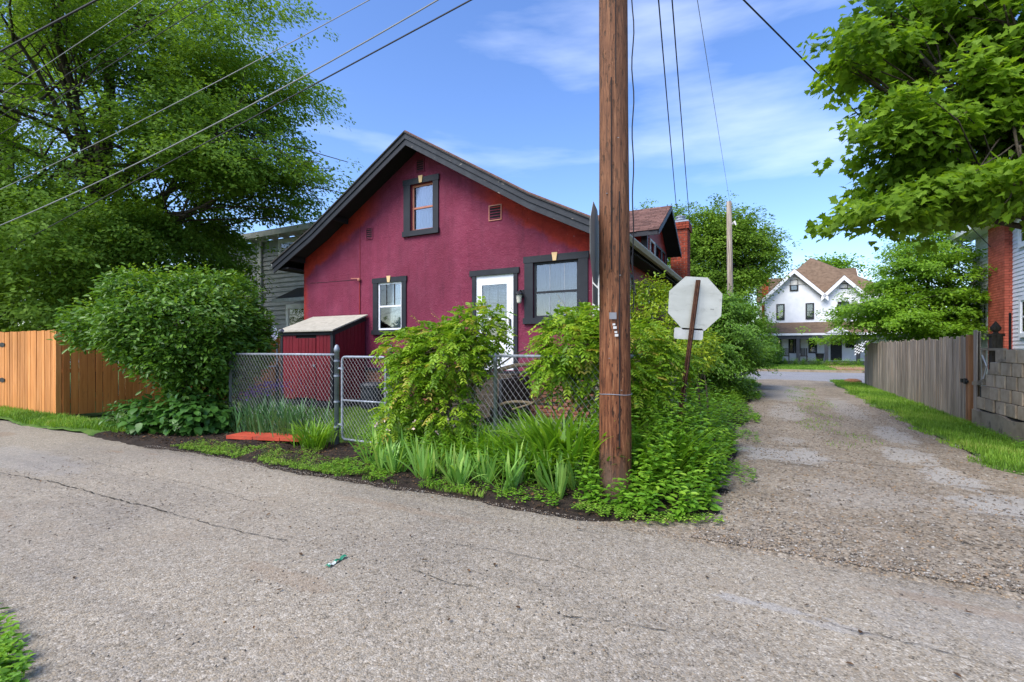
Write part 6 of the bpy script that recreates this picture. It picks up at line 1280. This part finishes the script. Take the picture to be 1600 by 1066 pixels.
# faded flowers on the irises
n = 26; r = rng_(310); px_ = 585+r.random(n)*200; V_ = []
tp = np.array([(*G(a, 715+r.random()*20), .42+.12*r.random()) for a in px_])
link_leaf('faded_flowers', leaf_mesh('faded', M['petal_dry'], np.repeat(tp, 4, 0), r.normal(size=(4*n, 3)), r.normal(size=(4*n, 3)), .025+.02*r.random(4*n), r.random(4*n), 'dia'), kind='stuff', label='small dried pinkish flower heads above the iris blades', cat='flowers')
# weeds: leafy stems
def weeds(name, fn, n, hf, size, seed, label, mat='weed', tpl='oval', per=14, wid=.95, cat='weeds', **kw):
    r = rng_(seed); uv = fn(r, n); n = len(uv); hh = np.array([hf(a, b) for a, b in uv])*(.6+.5*r.random(n)); lean = r.normal(scale=.22, size=(n, 2)); Ps, Ds, Ns, Ss, Ts = [], [], [], [], []; tn = r.random(n)
    for j in range(per):
        t_ = (j+.5+.3*r.random(n))/per; t_ = .12+.88*t_; c_ = np.c_[uv[:, 0]+lean[:, 0]*t_*hh, uv[:, 1]+lean[:, 1]*t_*hh, .02+hh*t_]; a = j*2.4+r.random(n)*1.2+tn*6
        D_ = np.c_[np.cos(a), np.sin(a), .35-.5*r.random(n)]; Ps.append(c_); Ds.append(D_); Ns.append(unit(np.c_[-np.cos(a)*.35, -np.sin(a)*.35, np.ones(n)]+r.normal(scale=.25, size=(n, 3)))); Ss.append(size*(1.15-.5*t_)*(.7+.5*r.random(n))); Ts.append(np.clip(.1+.5*tn+.35*t_*r.random(n)+.1*r.random(n), 0, 1))
    me = leaf_mesh(name, M[mat], np.concatenate(Ps), np.concatenate(Ds), np.concatenate(Ns), np.concatenate(Ss), np.concatenate(Ts), tpl, wid)
    c = uv.mean(0); return link_leaf(name, me, None, (c[0], c[1], 0), label=label, cat=cat, **kw)
def reg(u0, u1, v0, v1, cond=None):
    def f(r, n):
        u = u0+(u1-u0)*r.random(n); v = v0+(v1-v0)*r.random(n)
        if cond: k = np.array([bool(cond(a, b)) for a, b in zip(u, v)], bool); u, v = u[k], v[k]
        return np.stack([u, v], 1)
    return f
hcorner = lambda u, v: max(.1, min(.98, .2+.85*min(1, max(0, (v-4.1)/1.1)))*min(1, max(.25, (-.28-u)/.45)))
incorner = lambda u, v: v > bedlo(u)+.10 and (u < -.42) and not ((u-PU)**2+(v-PV_)**2 < .03) and (u > -1.5 or v > 4.75)
weeds('corner_weeds', reg(-1.75, -.38, 4.05, 7.6, incorner), 560, hcorner, .10, 401, 'thick leafy green weeds between the pole and the gravel drive', kind='stuff')
hdr = lambda u, v: .42*min(1, max(.3, (-.1-u)/.6))
weeds('drive_edge_weeds', reg(-1.45, -.15, 7.4, 23, lambda u, v: u < -.33+.22*math.sin(v*1.3)), 1000, hdr, .08, 402, 'low leafy growth along the left edge of the gravel drive', kind='stuff', per=11)
weeds('bed_weeds', reg(-4.5, -1.5, 4.45, 5.3), 480, lambda u, v: .38, .075, 403, 'leafy green growth behind the irises along the fence', kind='stuff', per=10)
def pat(s, th): return lambda u, v: math.sin(u*3.1+s)*math.sin(v*2.3+s*2)+.5*math.sin(u*7+v*5+s) > th
weeds('bed_edge_weeds', reg(-4.6, -.6, 3.9, 4.4, lambda u, v: v > bedlo(u)+.02 and pat(2, -.5)(u, v)), 520, lambda u, v: .07, .042, 404, 'tiny green seedlings along the asphalt edge of the bed', kind='stuff', per=6)
weeds('gate_weeds', reg(-4.75, -4.0, 4.7, 5.2), 60, lambda u, v: .45, .06, 405, 'soft green weeds at the latch side of the gate', kind='stuff', per=12)
weeds('near_weeds', reg(-4.6, -2.7, .2, 1.04, lambda u, v: u < -2.69-max(0, v-.86)*5.5), 900, lambda u, v: .07, .05, 406, 'broad green weeds on the verge in the bottom-left corner', kind='stuff', per=7, wid=1.1)
weeds('wall_foot_weeds', reg(2.95, 3.22, 8.3, 11.4), 120, lambda u, v: .16, .05, 407, 'small leafy weeds along the foot of the block wall', kind='stuff', per=7)
weeds('clover_patch', reg(-1.5, -.3, 3.75, 4.3, lambda u, v: abs(v-4.0-(u+1.1)**2*.5) < .12), 420, lambda u, v: .05, .03, 408, 'pale clover patch at the foot of the pole by the asphalt', kind='stuff', per=5, mat='grass', wid=1.4)
def grass(name, fn, n, L0, seed, label, zf=lambda u, v: .02, w=.006, **kw):
    r = rng_(seed); uv = fn(r, n); n = len(uv); z = np.array([zf(a, b) for a, b in uv]); P = np.c_[uv, z]
    V, Fa, T = blades(r, P, r.random(n)*6.28, r.random(n)*.6, L0*(.4+.9*r.random(n)), w*(.7+.6*r.random(n)), r.random(n)*1.1, 2, tint=np.clip(.12+.5*r.random(n)+.2*np.sin(uv[:, 0]*2.1+uv[:, 1]*1.7)+.12*np.sin(uv[:, 0]*9+uv[:, 1]*6)+.3*(r.random(n) < .07), 0, 1))
    return link_leaf(name, raw_mesh(name, V, Fa, M['grass'], T), None, (uv[:, 0].mean(), uv[:, 1].mean(), 0), label=label, cat='grass', kind='stuff')
zr = lambda u, v: .02+zs(u, v)*.6
def pat(s, th): return lambda u, v: math.sin(u*3.1+s)*math.sin(v*2.3+s*2)+.5*math.sin(u*7+v*5+s) > th
grass('right_grass', reg(2.2, 3.3, 6.6, 13, lambda u, v: u > ghi(v)+.04*math.sin(u*40+v*31)), 26000, .085, 501, 'bright green grass strip between gravel drive and block wall', zr)
grass('right_grass_far', reg(2.2, 3.3, 13, 24.8, lambda u, v: u > ghi(v)+.04*math.sin(u*40+v*31)), 22000, .09, 502, 'bright green grass strip along the weathered plank fence', zr, w=.010)
grass('left_grass', reg(-20, -9.2, 3.78, 4.5, lambda u, v: v > edge(u)+.02+(.25*max(0, u+10.6))), 20000, .10, 503, 'green grass strip below the orange board fence', lambda u, v: zs(u, v)*.7, w=.009)
grass('bed_grass', reg(-8.0, -3.7, 3.80, 4.6, lambda u, v: v > edge(u)-.03*math.sin(u*37) and v < 4.34+.14*math.sin(u*2.7)-max(0, -6.2-u)*.22-max(0, u+4.6)*.35 and pat(1, -1.15+max(0, -6.6-u)*.9)(u, v)+.0 and random.random() < .25+min(.75, (4.6-v)*1.6)), 13000, .026, 504, 'patchy short grass between slabs and asphalt', lambda u, v: zs(u, v)*.6, w=.008)
grass('bed_edge_grass', reg(-4.7, -1.2, 3.86, 4.1, lambda u, v: v > bedlo(u)-.02 and pat(7, -.1)(u, v)), 2600, .05, 512, 'thin grass tufts along the asphalt edge of the iris bed', lambda u, v: .015, w=.007)
weeds('bed_clover', reg(-8.3, -3.7, 3.80, 4.7, lambda u, v: v > edge(u)-.02 and pat(1, -.8+max(0, -6.8-u)*.9)(u, v) and (v < 4.4 or pat(4, .3)(u, v))), 2600, lambda u, v: .035, .026, 411, 'low clover and seedlings between the red slabs and the asphalt', kind='stuff', per=4, mat='grass', wid=1.4)
grass('near_grass', reg(-14, -2.75, -3, 1.02, lambda u, v: u < -2.75-max(0, v-.86)*5.5), 24000, .06, 513, 'short grass on the near verge at the bottom-left corner', lambda u, v: .015, w=.009)
grass('verge_fringe', reg(1.9, 3.0, 6.4, 20, lambda u, v: ghi(v)-.16 < u < ghi(v)+.06 and pat(2, -.1)(u, v)), 26000, .05, 510, 'ragged green fringe where the gravel meets the grass', lambda u, v: .012, w=.008)
grass('yard_grass', reg(-10.4, -1.5, 5.3, 8.7), 32000, .08, 505, 'green lawn inside the chain-link fence', lambda u, v: .02, w=.008)
grass('drive_grass', reg(-.4, 2.4, 8.2, 21, lambda u, v: abs(u-1.0-.1*math.sin(v))/.42 < 1 and pat(3, -.1)(u, v)), 9000, .035, 506, 'thin scattered grass in the middle of the gravel drive', zg, w=.008)
grass('front_grass', reg(-6, 12, 36.4, 45), 30000, .10, 507, 'clipped bright lawn in front of the house across the street', lambda u, v: .09+.006*(v-36.4), w=.03)
weeds('porch_shrubs', reg(-.6, 6.4, 44.2, 45.2), 240, lambda u, v: .7, .16, 408, 'low planting along the porch across the street', kind='stuff', per=14)
weeds('alley_gravel_weeds', reg(-.45, -.1, 5.2, 9, lambda u, v: pat(5, .3)(u, v)), 160, lambda u, v: .08, .05, 409, 'small weeds creeping onto the gravel edge', kind='stuff', per=6)
